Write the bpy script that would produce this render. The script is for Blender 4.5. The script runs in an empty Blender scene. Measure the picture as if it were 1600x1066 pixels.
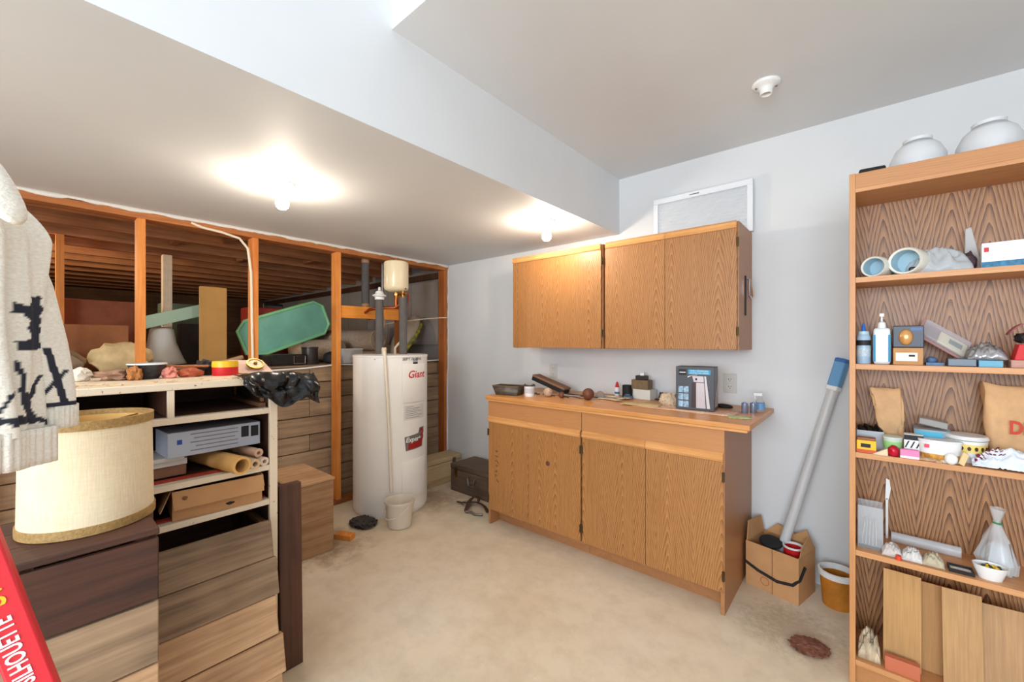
import bpy, bmesh, math, random
from mathutils import Vector, Matrix, noise, Euler
random.seed(7)
S = bpy.context.scene
COL = S.collection
PI = math.pi
R = math.radians

# ------------------------------------------------------------------ camera
cam_d = bpy.data.cameras.new('camera')
cam = bpy.data.objects.new('camera', cam_d); COL.objects.link(cam)
cam.location = (0, 0, 1.3)
cam.rotation_euler = (R(90), 0, R(40.53))
cam_d.sensor_width = 36.0
cam_d.lens = 645.6 / 1600 * 36
cam_d.shift_y = 2.0 / 1600
cam_d.clip_start = 0.02
S.camera = cam

# ------------------------------------------------------------------ world, lights, exposure
w = bpy.data.worlds.new('world'); S.world = w; w.use_nodes = True
w.node_tree.nodes['Background'].inputs[0].default_value = (0.75, 0.85, 1.0, 1)
w.node_tree.nodes['Background'].inputs[1].default_value = 0.6
vs = S.view_settings
vs.view_transform = 'Standard'; vs.look = 'None'; vs.gamma = 1; vs.use_curve_mapping = False
vs.exposure = 0.28

def area(name, loc, rot, sx, sy, power, col):
    d = bpy.data.lights.new(name, 'AREA'); d.shape = 'RECTANGLE'
    d.size = sx; d.size_y = sy; d.energy = power; d.color = col
    o = bpy.data.objects.new(name, d); COL.objects.link(o)
    o.location = loc; o.rotation_euler = rot
    return o
# fill lights added to brighten the room, behind the camera and in the stairwell
area('behind_camera_fill', (0.2, -2.50, 1.55), (R(90), 0, 0), 2.6, 1.3, 128, (0.80, 0.90, 1.0))
area('stairwell_fill', (0.3, -0.9, 3.44), (0, 0, 0), 2.6, 2.6, 3, (0.80, 0.90, 1.0))
BULB_POWER = 235

# ------------------------------------------------------------------ mesh helpers
class MB:
    def __init__(s): s.v = []; s.f = []; s.col = None
    def add(s, vs, fs):
        n = len(s.v); s.v += [tuple(p) for p in vs]; s.f += [tuple(n + i for i in f) for f in fs]; return s
    def box(s, x0, x1, y0, y1, z0, z1):
        return s.add([(x0,y0,z0),(x1,y0,z0),(x1,y1,z0),(x0,y1,z0),(x0,y0,z1),(x1,y0,z1),(x1,y1,z1),(x0,y1,z1)],
                     [(0,3,2,1),(4,5,6,7),(0,1,5,4),(1,2,6,5),(2,3,7,6),(3,0,4,7)])
    def obox(s, c, size, rot=(0,0,0)):
        m = Euler(rot).to_matrix(); c = Vector(c)
        h = [q / 2 for q in size]
        p = [(-1,-1,-1),(1,-1,-1),(1,1,-1),(-1,1,-1),(-1,-1,1),(1,-1,1),(1,1,1),(-1,1,1)]
        return s.add([c + m @ Vector((a*h[0], b*h[1], d*h[2])) for a, b, d in p],
                     [(0,3,2,1),(4,5,6,7),(0,1,5,4),(1,2,6,5),(2,3,7,6),(3,0,4,7)])
    def cyl(s, p0, p1, r0, r1=None, n=16, cap=True):
        r1 = r0 if r1 is None else r1
        p0 = Vector(p0); p1 = Vector(p1); d = (p1 - p0).normalized()
        a = d.orthogonal().normalized(); b = d.cross(a)
        ring = lambda p, r: [p + (a*math.cos(2*PI*i/n) + b*math.sin(2*PI*i/n))*r for i in range(n)]
        fs = [(i, (i+1) % n, n + (i+1) % n, n + i) for i in range(n)]
        if cap: fs += [tuple(range(n-1, -1, -1)), tuple(range(n, 2*n))]
        return s.add(ring(p0, r0) + ring(p1, r1), fs)
    def tube(s, pts, r, n=8, closed=False):
        pts = [Vector(p) for p in pts]; m = len(pts)
        rs = r if isinstance(r, (list, tuple)) else [r]*m
        up = None; vs = []
        for i, p in enumerate(pts):
            if closed: t = pts[(i+1) % m] - pts[i-1]
            else: t = pts[min(i+1, m-1)] - pts[max(i-1, 0)]
            t.normalize()
            if up is None: up = t.orthogonal().normalized()
            up = (up - t*up.dot(t)).normalized(); b = t.cross(up)
            vs += [p + (up*math.cos(2*PI*k/n) + b*math.sin(2*PI*k/n))*rs[i] for k in range(n)]
        fs = []
        for i in range(m if closed else m-1):
            j = (i+1) % m
            fs += [(i*n+k, i*n+(k+1) % n, j*n+(k+1) % n, j*n+k) for k in range(n)]
        if not closed: fs += [tuple(range(n-1, -1, -1)), tuple(range((m-1)*n, m*n))]
        return s.add(vs, fs)
    def lathe(s, prof, n=24, mat=None):
        vs = []; idx = []
        for r, z in prof:
            if r < 1e-6: idx.append([len(vs)]*n); vs.append(Vector((0,0,z)))
            else:
                idx.append(list(range(len(vs), len(vs)+n)))
                vs += [Vector((r*math.cos(2*PI*k/n), r*math.sin(2*PI*k/n), z)) for k in range(n)]
        fs = []
        for i in range(len(prof)-1):
            for k in range(n):
                q = [idx[i][k], idx[i][(k+1) % n], idx[i+1][(k+1) % n], idx[i+1][k]]
                u = []
                for t in q:
                    if t not in u: u.append(t)
                if len(u) > 2: fs.append(tuple(u))
        if mat is not None: vs = [mat @ p for p in vs]
        return s.add(vs, fs)
    def prism(s, poly, vec):
        n = len(poly); vec = Vector(vec); a = [Vector(p) for p in poly]
        return s.add(a + [p + vec for p in a], [tuple(range(n-1, -1, -1)), tuple(range(n, 2*n))] + [(i, (i+1) % n, n+(i+1) % n, n+i) for i in range(n)])
    def grid(s, fn, nu, nv, wrap=False):
        vs = [Vector(fn(i/(nu if wrap else nu-1), j/(nv-1))) for j in range(nv) for i in range(nu)]
        fs = []
        for j in range(nv-1):
            for i in range(nu if wrap else nu-1):
                k = (i+1) % nu
                fs.append((j*nu+i, j*nu+k, (j+1)*nu+k, (j+1)*nu+i))
        return s.add(vs, fs)
    def blob(s, c, size, amp=0.25, freq=6.0, seed=0, sub=3, flat=True, ridged=False):
        bm = bmesh.new(); bmesh.ops.create_icosphere(bm, subdivisions=sub, radius=1.0)
        off = Vector((seed*3.1, seed*1.7, seed*5.3)); vs = []
        for v in bm.verts:
            d = v.co.normalized(); q = d*freq*0.3 + off
            k = noise.fractal(q, 0.8, 2.1, 4)
            if ridged: k = 0.6 - 1.6*abs(noise.noise(q*1.6)) + 0.35*noise.noise(q*4)
            p = d*(1 + amp*k)
            z = p.z*size[2]
            if flat: z = max(z, -size[2]*0.82)
            vs.append(Vector(c) + Vector((p.x*size[0], p.y*size[1], z)))
        if flat:
            mn = min(p.z for p in vs) - c[2]; vs = [p - Vector((0,0,mn)) for p in vs]
        bm.verts.index_update()
        fs = [tuple(v.index for v in f.verts) for f in bm.faces]; bm.free()
        return s.add(vs, fs)

def mkobj(name, mb, m, parent=None, bevel=0, smooth=True, solid=0, sub=0, angle=38, fix=True):
    me = bpy.data.meshes.new(name); me.from_pydata(mb.v, [], mb.f)
    if fix:
        bm = bmesh.new(); bm.from_mesh(me); bmesh.ops.recalc_face_normals(bm, faces=bm.faces); bm.to_mesh(me); bm.free()
    me.materials.append(m)
    if smooth:
        me.shade_smooth(); me.set_sharp_from_angle(angle=R(angle))
    o = bpy.data.objects.new(name, me); COL.objects.link(o)
    if parent: o.parent = parent
    if solid:
        d = o.modifiers.new('solid', 'SOLIDIFY'); d.thickness = solid; d.offset = 0
    if sub:
        d = o.modifiers.new('sub', 'SUBSURF'); d.levels = sub; d.render_levels = sub
    if bevel:
        d = o.modifiers.new('bevel', 'BEVEL'); d.width = bevel; d.segments = 2; d.limit_method = 'ANGLE'; d.angle_limit = R(40)
    return o
def tag(o, label, cat, group=None):
    o['label'] = label; o['category'] = cat
    if group: o['group'] = group
    return o
def thing(name, label, cat, loc=(0,0,0), rz=0, group=None):
    o = bpy.data.objects.new(name, None); COL.objects.link(o); o.empty_display_size = 0.05
    o.location = loc; o.rotation_euler = (0, 0, rz)
    return tag(o, label, cat, group)
def solo(name, label, cat, mb, m, loc=(0,0,0), rz=0, group=None, rot=None, **k):
    o = mkobj(name, mb, m, None, **k); o.location = loc; o.rotation_euler = rot or (0, 0, rz)
    return tag(o, label, cat, group)
def struct(name, mb, m, parent=None, **k):
    o = mkobj(name, mb, m, parent, **k)
    if parent is None: o['kind'] = 'structure'
    return o
def sroot(name, loc=(0,0,0)):
    o = bpy.data.objects.new(name, None); COL.objects.link(o); o.location = loc; o['kind'] = 'structure'; return o
def text_mb(s, size, depth=0.0006, shear=0, align='CENTER', bold=0.0):
    c = bpy.data.curves.new('lettering', 'FONT'); c.body = s; c.size = size; c.extrude = depth; c.shear = shear
    c.align_x = align; c.align_y = 'CENTER'; c.offset = bold; c.resolution_u = 3
    o = bpy.data.objects.new('lettering', c); COL.objects.link(o)
    bpy.context.view_layer.update()
    me = bpy.data.meshes.new_from_object(o.evaluated_get(bpy.context.evaluated_depsgraph_get()))
    mb = MB(); mb.v = [tuple(v.co) for v in me.vertices]; mb.f = [tuple(p.vertices) for p in me.polygons]
    bpy.data.objects.remove(o); bpy.data.curves.remove(c); bpy.data.meshes.remove(me)
    return mb
def xf(mb, M):
    mb.v = [tuple(M @ Vector(p)) for p in mb.v]; return mb
def facing(loc, xdir, ydir):
    x = Vector(xdir).normalized(); y = Vector(ydir).normalized(); z = x.cross(y)
    return Matrix(((x.x, y.x, z.x, loc[0]), (x.y, y.y, z.y, loc[1]), (x.z, y.z, z.z, loc[2]), (0,0,0,1)))
def wrap_cyl(mb, rad, a0, z0):
    # cut into narrow strips first so that flat pieces follow the curve
    bm = bmesh.new(); vv = [bm.verts.new(p) for p in mb.v]
    for f in mb.f:
        try: bm.faces.new([vv[i] for i in f])
        except ValueError: pass
    for k in range(-14, 15):
        bmesh.ops.bisect_plane(bm, geom=bm.verts[:] + bm.edges[:] + bm.faces[:], plane_co=(k*0.01, 0, 0), plane_no=(1, 0, 0))
    bm.verts.index_update(); mb.v = [tuple(v.co) for v in bm.verts]; mb.f = [tuple(v.index for v in f.verts) for f in bm.faces]; bm.free()
    out = []
    for x, y, z in mb.v:
        a = a0 + x/rad; out.append(((rad+z)*math.cos(a), (rad+z)*math.sin(a), z0+y))
    mb.v = out; return mb

# ------------------------------------------------------------------ materials
def lin(c):
    return tuple(((q/255)/12.92 if q/255 <= 0.04045 else (((q/255)+0.055)/1.055)**2.4) for q in c) + (1,)
class NG:
    def __init__(s, name):
        s.m = bpy.data.materials.new(name); s.m.use_nodes = True; s.t = s.m.node_tree
        s.b = s.t.nodes['Principled BSDF']
    def n(s, kind, **k):
        o = s.t.nodes.new(kind)
        for a, b in k.items(): setattr(o, a, b)
        return o
    def lk(s, a, b): s.t.links.new(a, b)
    def put(s, sock, v):
        if hasattr(v, 'links') or hasattr(v, 'is_linked'): s.lk(v, sock)
        else: sock.default_value = v
    def math(s, op, a, b=None, c=None):
        o = s.n('ShaderNodeMath', operation=op); s.put(o.inputs[0], a)
        if b is not None: s.put(o.inputs[1], b)
        if c is not None: s.put(o.inputs[2], c)
        return o.outputs[0]
    def coords(s): return s.n('ShaderNodeTexCoord').outputs['Object']
    def noise(s, vec, scale, detail=3, rough=0.6):
        o = s.n('ShaderNodeTexNoise'); s.lk(vec, o.inputs['Vector']); o.inputs['Scale'].default_value = scale
        o.inputs['Detail'].default_value = detail; o.inputs['Roughness'].default_value = rough
        return o.outputs['Fac']
    def scale(s, vec, v):
        o = s.n('ShaderNodeVectorMath', operation='MULTIPLY'); s.lk(vec, o.inputs[0]); s.put(o.inputs[1], v); return o.outputs[0]
    def ramp(s, fac, stops):
        o = s.n('ShaderNodeValToRGB'); s.lk(fac, o.inputs[0]); e = o.color_ramp.elements
        while len(e) < len(stops): e.new(0.5)
        for i, (p, c) in enumerate(stops): e[i].position = p; e[i].color = c
        return o.outputs[0]
    def mix(s, f, a, b, mode='MIX'):
        o = s.n('ShaderNodeMix', data_type='RGBA', blend_type=mode); s.put(o.inputs[0], f); s.put(o.inputs[6], a); s.put(o.inputs[7], b); return o.outputs[2]
    def bump(s, h, strength, dist=0.002):
        o = s.n('ShaderNodeBump'); o.inputs['Strength'].default_value = strength; o.inputs['Distance'].default_value = dist
        s.lk(h, o.inputs['Height']); s.lk(o.outputs[0], s.b.inputs['Normal'])
_mc = {}
def mat(name, rgb, rough=0.6, metal=0, var=0.0, vs=20, bump=0, bs=120, trans=0, alpha=1, emis=0, sheen=0, ior=1.45, coat=0):
    if name in _mc: return _mc[name]
    g = NG(name); c = lin(rgb); b = g.b
    b.inputs['Roughness'].default_value = rough; b.inputs['Metallic'].default_value = metal
    if var:
        co = g.coords(); f = g.noise(co, vs)
        d = tuple(q*(1-var) for q in c[:3]) + (1,); l = tuple(min(1, q*(1+var*0.6)) for q in c[:3]) + (1,)
        g.lk(g.ramp(f, [(0.3, d), (0.7, l)]), b.inputs['Base Color'])
    else: b.inputs['Base Color'].default_value = c
    if bump: g.bump(g.noise(g.coords(), bs), bump)
    b.inputs['Transmission Weight'].default_value = trans; b.inputs['Alpha'].default_value = alpha
    b.inputs['IOR'].default_value = ior
    if coat: b.inputs['Coat Weight'].default_value = coat
    if emis: b.inputs['Emission Color'].default_value = c; b.inputs['Emission Strength'].default_value = emis
    _mc[name] = g.m; return g.m

def oak(name, along, across, light=(186,130,74), dark=(108,62,30), rough=0.42, W=0.38, spacing=0.0105, slope=0.16, d0=0.008, contrast=1.0):
    if name in _mc: return _mc[name]
    g = NG(name); co = g.coords(); sep = g.n('ShaderNodeSeparateXYZ'); g.lk(co, sep.inputs[0])
    ax = {'X': 0, 'Y': 1, 'Z': 2}
    l = sep.outputs[ax[along]]; a = sep.outputs[ax[across]]
    rnd = g.n('ShaderNodeObjectInfo').outputs['Random']
    sv = [1.0, 1.0, 1.0]; sv[ax[along]] = 0.07
    wob = g.noise(g.scale(co, tuple(sv)), 9, 2, 0.5)
    wob2 = g.noise(g.scale(co, tuple(sv)), 55, 2, 0.5)
    a2 = g.math('ADD', a, g.math('MULTIPLY', rnd, 0.37))
    a3 = g.math('SUBTRACT', g.math('PINGPONG', a2, W/2), W*0.17)
    a4 = g.math('ADD', a3, g.math('MULTIPLY', g.math('SUBTRACT', wob, 0.5), 0.045))
    lz = g.math('ADD', g.math('ADD', l, rnd), g.math('MULTIPLY', g.math('SUBTRACT', wob2, 0.5), 0.03))
    r = g.math('ADD', g.math('SQRT', g.math('ADD', g.math('MULTIPLY', a4, a4), d0*d0)), g.math('MULTIPLY', lz, slope))
    r = g.math('ADD', r, g.math('MULTIPLY', g.math('SUBTRACT', wob2, 0.5), 0.003))
    ring = g.math('FRACT', g.math('DIVIDE', r, spacing))
    sv2 = [260.0]*3; sv2[ax[along]] = 7.0
    fine = g.noise(g.scale(co, tuple(sv2)), 1.0, 2, 0.6)
    f = g.math('ADD', g.math('MULTIPLY', ring, 0.50*contrast), g.math('MULTIPLY', fine, 0.62))
    L = lin(light); D = lin(dark); Mx = tuple((p*0.65+q*0.35) for p, q in zip(L, D))
    col = g.ramp(f, [(0.25, L), (0.62, Mx), (0.95, D)])
    g.lk(col, g.b.inputs['Base Color']); g.b.inputs['Roughness'].default_value = rough
    g.bump(f, 0.12, 0.001)
    _mc[name] = g.m; return g.m
def wood(name, along, light, dark, rough=0.65, fs=90, knots=0.0, big=3.0):
    if name in _mc: return _mc[name]
    g = NG(name); co = g.coords(); ax = {'X': 0, 'Y': 1, 'Z': 2}
    add = g.n('ShaderNodeVectorMath', operation='ADD'); g.lk(co, add.inputs[0])
    rnd = g.n('ShaderNodeObjectInfo').outputs['Random']
    cb = g.n('ShaderNodeCombineXYZ')
    for i in range(3): g.lk(g.math('MULTIPLY', rnd, 7.3 + i), cb.inputs[i])
    g.lk(cb.outputs[0], add.inputs[1]); co = add.outputs[0]
    sv = [float(fs)]*3; sv[ax[along]] = fs*0.045
    f1 = g.noise(g.scale(co, tuple(sv)), 1.0, 4, 0.65)
    f2 = g.noise(co, big, 3, 0.6)
    f = g.math('ADD', g.math('MULTIPLY', f1, 0.7), g.math('MULTIPLY', f2, 0.5))
    f = g.math('ADD', f, g.math('MULTIPLY', g.math('SUBTRACT', rnd, 0.5), 0.18))
    g.lk(g.ramp(f, [(0.38, lin(dark)), (0.78, lin(light))]), g.b.inputs['Base Color'])
    g.b.inputs['Roughness'].default_value = rough
    g.bump(f1, 0.35, 0.002)
    _mc[name] = g.m; return g.m

def wall_paint(name, rgb):
    g = NG(name); co = g.coords()
    f = g.noise(co, 1.3, 3)
    c = lin(rgb); d = tuple(q*0.955 for q in c[:3]) + (1,)
    g.lk(g.ramp(f, [(0.35, d), (0.65, c)]), g.b.inputs['Base Color']); g.b.inputs['Roughness'].default_value = 0.62
    g.bump(g.noise(co, 220, 2), 0.06, 0.001)
    return g.m
def concrete():
    g = NG('concrete'); co = g.coords()
    a = g.noise(co, 1.4, 5, 0.6); b = g.noise(co, 9, 4, 0.7); sp = g.noise(co, 46, 3, 0.6)
    c1 = g.ramp(a, [(0.3, lin((212,192,162))), (0.5, lin((228,211,184))), (0.7, lin((232,219,198)))])
    c2 = g.mix(g.ramp(b, [(0.42, (0,0,0,1)), (0.75, (0.35,0.35,0.35,1))]), c1, lin((180,160,132)))
    c3 = g.mix(g.ramp(sp, [(0.70, (0,0,0,1)), (0.76, (0.6,0.6,0.6,1))]), c2, lin((238,232,222)))
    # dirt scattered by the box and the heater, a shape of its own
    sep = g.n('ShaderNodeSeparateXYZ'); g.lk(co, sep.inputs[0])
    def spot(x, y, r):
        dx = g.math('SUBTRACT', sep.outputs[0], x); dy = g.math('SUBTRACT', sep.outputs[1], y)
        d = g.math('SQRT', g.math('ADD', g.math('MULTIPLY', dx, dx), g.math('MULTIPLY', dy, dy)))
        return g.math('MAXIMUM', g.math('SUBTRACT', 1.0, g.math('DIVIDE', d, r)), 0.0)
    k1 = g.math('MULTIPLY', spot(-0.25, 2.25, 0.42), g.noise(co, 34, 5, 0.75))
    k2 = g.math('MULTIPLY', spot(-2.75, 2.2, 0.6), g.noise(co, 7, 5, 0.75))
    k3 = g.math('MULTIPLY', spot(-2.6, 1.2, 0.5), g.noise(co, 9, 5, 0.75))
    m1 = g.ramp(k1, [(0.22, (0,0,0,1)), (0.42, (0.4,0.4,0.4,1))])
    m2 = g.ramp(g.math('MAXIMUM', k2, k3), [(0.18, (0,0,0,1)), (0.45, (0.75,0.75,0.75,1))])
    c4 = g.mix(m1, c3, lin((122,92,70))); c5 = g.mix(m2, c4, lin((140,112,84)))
    g.lk(c5, g.b.inputs['Base Color']); g.b.inputs['Roughness'].default_value = 0.55
    g.bump(b, 0.15, 0.003)
    return g.m
WHITE = wall_paint('wall_paint', (222,222,222)); CEIL = wall_paint('ceiling_paint', (226,227,228))
FLOOR = concrete()
OAK_D = oak('oak_door', 'Z', 'X'); OAK_S = oak('oak_side', 'Z', 'Y', light=(176,122,78), dark=(132,84,48), contrast=0.5)
OAK_H = oak('oak_rail', 'X', 'Z', light=(196,138,86), dark=(150,95,54), W=0.5, slope=0.05, d0=0.01, spacing=0.007, contrast=0.6)
OAK_T = wood('oak_pull', 'X', (232,172,108), (200,136,76), 0.4, 80)
OAK_B = oak('bookcase_back', 'Z', 'X', light=(186,134,88), dark=(92,54,30), W=0.28, spacing=0.0115, slope=0.17, contrast=1.3)
OAK_E = wood('bookcase_edge', 'X', (214,156,104), (190,130,80), 0.45, 80)
OAK_EV = wood('bookcase_upright', 'Z', (208,148,94), (184,124,74), 0.45, 80)
TOPW = wood('counter_wood', 'X', (230,168,102), (196,128,66), 0.35, 60)
STUD = wood('stud_lumber', 'Z', (240,160,76), (206,112,40), 0.6, 60)
PLATE = wood('plate_lumber', 'Y', (190,116,58), (130,72,34), 0.65, 60)
JOIST = wood('joist_lumber', 'Y', (190,124,76), (130,80,48), 0.7, 60)
BLOCKW = wood('blocking_lumber', 'Y', (244,160,60), (222,126,38), 0.6, 60)
GREYW = wood('weathered_board', 'Y', (178,148,116), (106,84,64), 0.8, 40)
GREYW2 = wood('weathered_board_tan', 'Y', (214,174,132), (150,108,76), 0.8, 46)
DARKW = wood('dark_stained_wood', 'Z', (96,58,38), (48,28,20), 0.6, 50)
DARKY = wood('dark_drawer_wood', 'Y', (92,54,36), (52,30,22), 0.7, 50)
CREAM = mat('cream_paint', (232,212,182), 0.5, var=0.08, vs=30)
CARD = mat('cardboard', (196,146,98), 0.85, var=0.08, vs=12, bump=0.1, bs=60)
CARDD = mat('cardboard_inside', (120,84,56), 0.9, var=0.1)
BLACK = mat('black_plastic', (24,23,24), 0.4)
BLACKM = mat('black_rubber', (30,29,30), 0.75)
CHROME = mat('chrome', (200,200,205), 0.18, 1)
STEEL = mat('dull_steel', (140,138,134), 0.4, 1)
BRASS = mat('brass', (150,112,60), 0.35, 1)
COPPER = mat('copper', (176,98,62), 0.4, 1)
BRONZE = mat('bronze_hinge', (92,74,50), 0.45, 0.8)
WPL = mat('white_plastic', (236,236,234), 0.35)
WPAPER = mat('white_paper', (232,230,224), 0.8)
GREYP = mat('grey_plastic', (150,152,156), 0.5)
CLEAR = mat('clear_plastic', (235,240,244), 0.12, trans=0.85, alpha=0.55, ior=1.2)
CLEARF = mat('clear_film', (225,230,234), 0.2, alpha=0.28)
RED = mat('red_print', (206,30,34), 0.5)
INK = mat('black_ink', (28,26,28), 0.6)
INKG = mat('grey_ink', (120,122,126), 0.7)
GREYC = mat('grey_foam', (96,92,90), 0.8, var=0.1)
CANVAS = mat('brown_paper', (214,170,124), 0.85, var=0.14, vs=16, bump=0.3, bs=40)

# ------------------------------------------------------------------ setting
YW = 2.76; XS = -3.21; ZS = 2.075; ZC = 2.47; XB = -1.345; YE = 0.882; ZT = 3.5; XR = 2.2; YF = -2.6
struct('floor', MB().box(-3.34, XR+0.1, YF-0.1, YW+0.1, -0.1, 0), FLOOR, smooth=False)
struct('wall_back', MB().box(-3.21, XR+0.1, YW, YW+0.1, 0, ZT), WHITE, smooth=False)
struct('wall_right', MB().box(XR, XR+0.1, YF, YW, 0, ZT), WHITE, smooth=False)
fw = MB()
fw.box(-3.3, -1.3, YF-0.1, YF, 0, ZT); fw.box(1.7, XR, YF-0.1, YF, 0, ZT)
fw.box(-1.3, 1.7, YF-0.1, YF, 0, 0.85); fw.box(-1.3, 1.7, YF-0.1, YF, 2.25, ZT)
struct('wall_front', fw, WHITE, smooth=False)
struct('wall_left', MB().box(-3.4, -3.3, YF, -0.75, 0, ZS), WHITE, smooth=False)
win = sroot('added_window_1', (0.2, YF-0.05, 0.85))  # made-up window, out of view, to go with the added fill light
struct('added_window_frame', MB().box(-1.5, 1.5, -0.05, 0.05, 0, 0.06).box(-1.5, 1.5, -0.05, 0.05, 1.34, 1.4).box(-1.5, -1.44, -0.05, 0.05, 0.06, 1.34).box(1.44, 1.5, -0.05, 0.05, 0.06, 1.34).box(-0.03, 0.03, -0.05, 0.05, 0.06, 1.34), WPL, win)
for sx in (-1, 1):
    struct('pane', MB().box(min(sx*0.03, sx*1.44), max(sx*0.03, sx*1.44), -0.004, 0.004, 0.06, 1.34), CLEARF, win)
# dropped soffit with its bulkhead face, the ceiling over the cabinets and the stairwell lid
struct('ceiling_soffit', MB().box(-3.3, XB, YF, YW, ZS, ZT), CEIL, smooth=False)
struct('ceiling', MB().box(XB, XR, YE, YW, ZC, ZT), CEIL, smooth=False)
struct('ceiling_stairwell', MB().box(-3.4, XR+0.1, YF-0.1, YW+0.1, ZT, ZT+0.08), CEIL, smooth=False)
# open stud partition
sw = sroot('wall_studs', (XS, 0, 0))
for yr in (-0.154, 0.447, 1.04, 1.636, 2.225, 2.744):
    struct('stud', MB().box(-0.089, 0, yr-0.038, yr, 0.038, ZS-0.052), STUD if yr < 1.9 else PLATE if yr < 2.5 else wood('end_stud', 'Z', (190,110,50), (150,80,34)), sw, bevel=0.002)
struct('top_plate', MB().box(-0.089, 0, -0.75, YW, ZS-0.052, ZS-0.014), PLATE, sw, bevel=0.002)
struct('bottom_plate', MB().box(-0.089, 0, -0.75, YW, 0, 0.038), PLATE, sw, bevel=0.002)
struct('blocking', MB().box(-0.05, -0.012, 1.636, 2.187, 1.50, 1.60), BLOCKW, sw, bevel=0.002)
# torn drywall edge along the top plate and down the end stud
tm = MB(); n = 160
def edge(u, v):
    y = -0.75 + (YW+0.75)*u
    return (XS+0.006, y, ZS - v*(0.018 + 0.012*noise.noise(Vector((y*9, 0, 0))) + 0.006*noise.noise(Vector((y*40, 3, 0)))))
tm.grid(edge, n, 2)
struct('trim_1', tm, mat('torn_drywall', (226,220,212), 0.8), solid=0.012)
tm = MB()
tm.grid(lambda u, v: (XS+0.008, YW-0.002 - v*(0.012+0.006*noise.noise(Vector((u*22, 5, 0)))), 0.2 + u*(ZS-0.24)), 80, 2)
struct('trim_2', tm, mat('torn_drywall', (226,220,212)), solid=0.012)

# crawl space behind the studs
struct('floor_crawlspace', MB().box(-8.2, -3.375, -3.0, YW+0.1, -0.1, 1.115), mat('crawl_dirt', (120,96,74), 0.95, var=0.3, vs=5, bump=0.6, bs=20), smooth=False)
struct('wall_crawlspace_far', MB().box(-8.3, -8.2, -3.0, YW+0.1, 1.0, 2.4), wood('far_boards', 'Y', (120,84,54), (60,40,28), 0.8, 20), smooth=False)
struct('wall_crawlspace_near', MB().box(-8.2, -3.37, -3.1, -3.0, 1.0, 2.4), DARKW, smooth=False)
struct('wall_crawlspace_end', MB().box(-8.2, -3.3, YW, YW+0.1, 1.0, 2.4), mat('grey_panel', (150,144,140), 0.8, var=0.1, vs=3), smooth=False)
struct('ceiling_crawlspace', MB().box(-8.3, -3.3, -3.1, YW+0.1, 2.30, 2.36), wood('subfloor', 'X', (120,76,46), (70,42,26), 0.8, 20), smooth=False)
cj = sroot('ceiling_joists', (0, 0, 0))
for k in range(12):
    x = -3.42 - 0.40*k
    struct('joist', MB().box(x-0.038, x, -3.0, YW, 2.045, 2.30), JOIST, cj, bevel=0.002)
for x, y in ((-3.62, 0.98), (-4.02, 0.72), (-4.42, 1.30), (-4.02, 1.75)):
    struct('joist_blocking', MB().box(x-0.181, x+0.181-0.038+0.019, y, y+0.038, 2.07, 2.28), JOIST, cj)
pn = sroot('wall_panels', (0, YW, 1.115))
for i in range(5):
    x = -3.35 - 0.46*i
    struct('panel', MB().box(x-0.45, x, -0.02, -0.001, 0.16, 0.82), mat('grey_panel_board', (158,150,146), 0.75, var=0.1, vs=5), pn, bevel=0.003)
struct('panel_header', MB().box(-8.1, -3.32, -0.04, -0.001, 0.84, 0.9), DARKW, pn)
# weathered retaining boards under the ledge
pb = sroot('wall_boards', (-3.33, 0, 0))
zb = 0.0
for i, h in enumerate((0.15, 0.14, 0.15, 0.13, 0.14, 0.14, 0.13, 0.125)):
    for (y0, y1) in (((-0.75, 1.44), (1.443, YW)) if i % 2 else ((-0.75, 1.9), (1.903, YW))):
        d = random.uniform(-0.006, 0.006)
        struct('board', MB().box(-0.035+d, d, y0, y1, zb+0.004, zb+h-0.002), GREYW, pb, bevel=0.003)
    zb += h
struct('ledge_cap', MB().box(-0.3, 0.012, -0.75, YW, 1.107, 1.119), wood('ledge_board', 'Y', (170,140,108), (110,84,62), 0.8, 30), pb)
posts = sroot('crawlspace_posts')
struct('post', MB().box(-4.30, -4.21, 0.12, 0.16, 1.115, 2.045), STUD, posts)
struct('post', MB().box(-4.6, -4.52, 0.74, 0.80, 1.115, 2.045), CREAM, posts)

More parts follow.
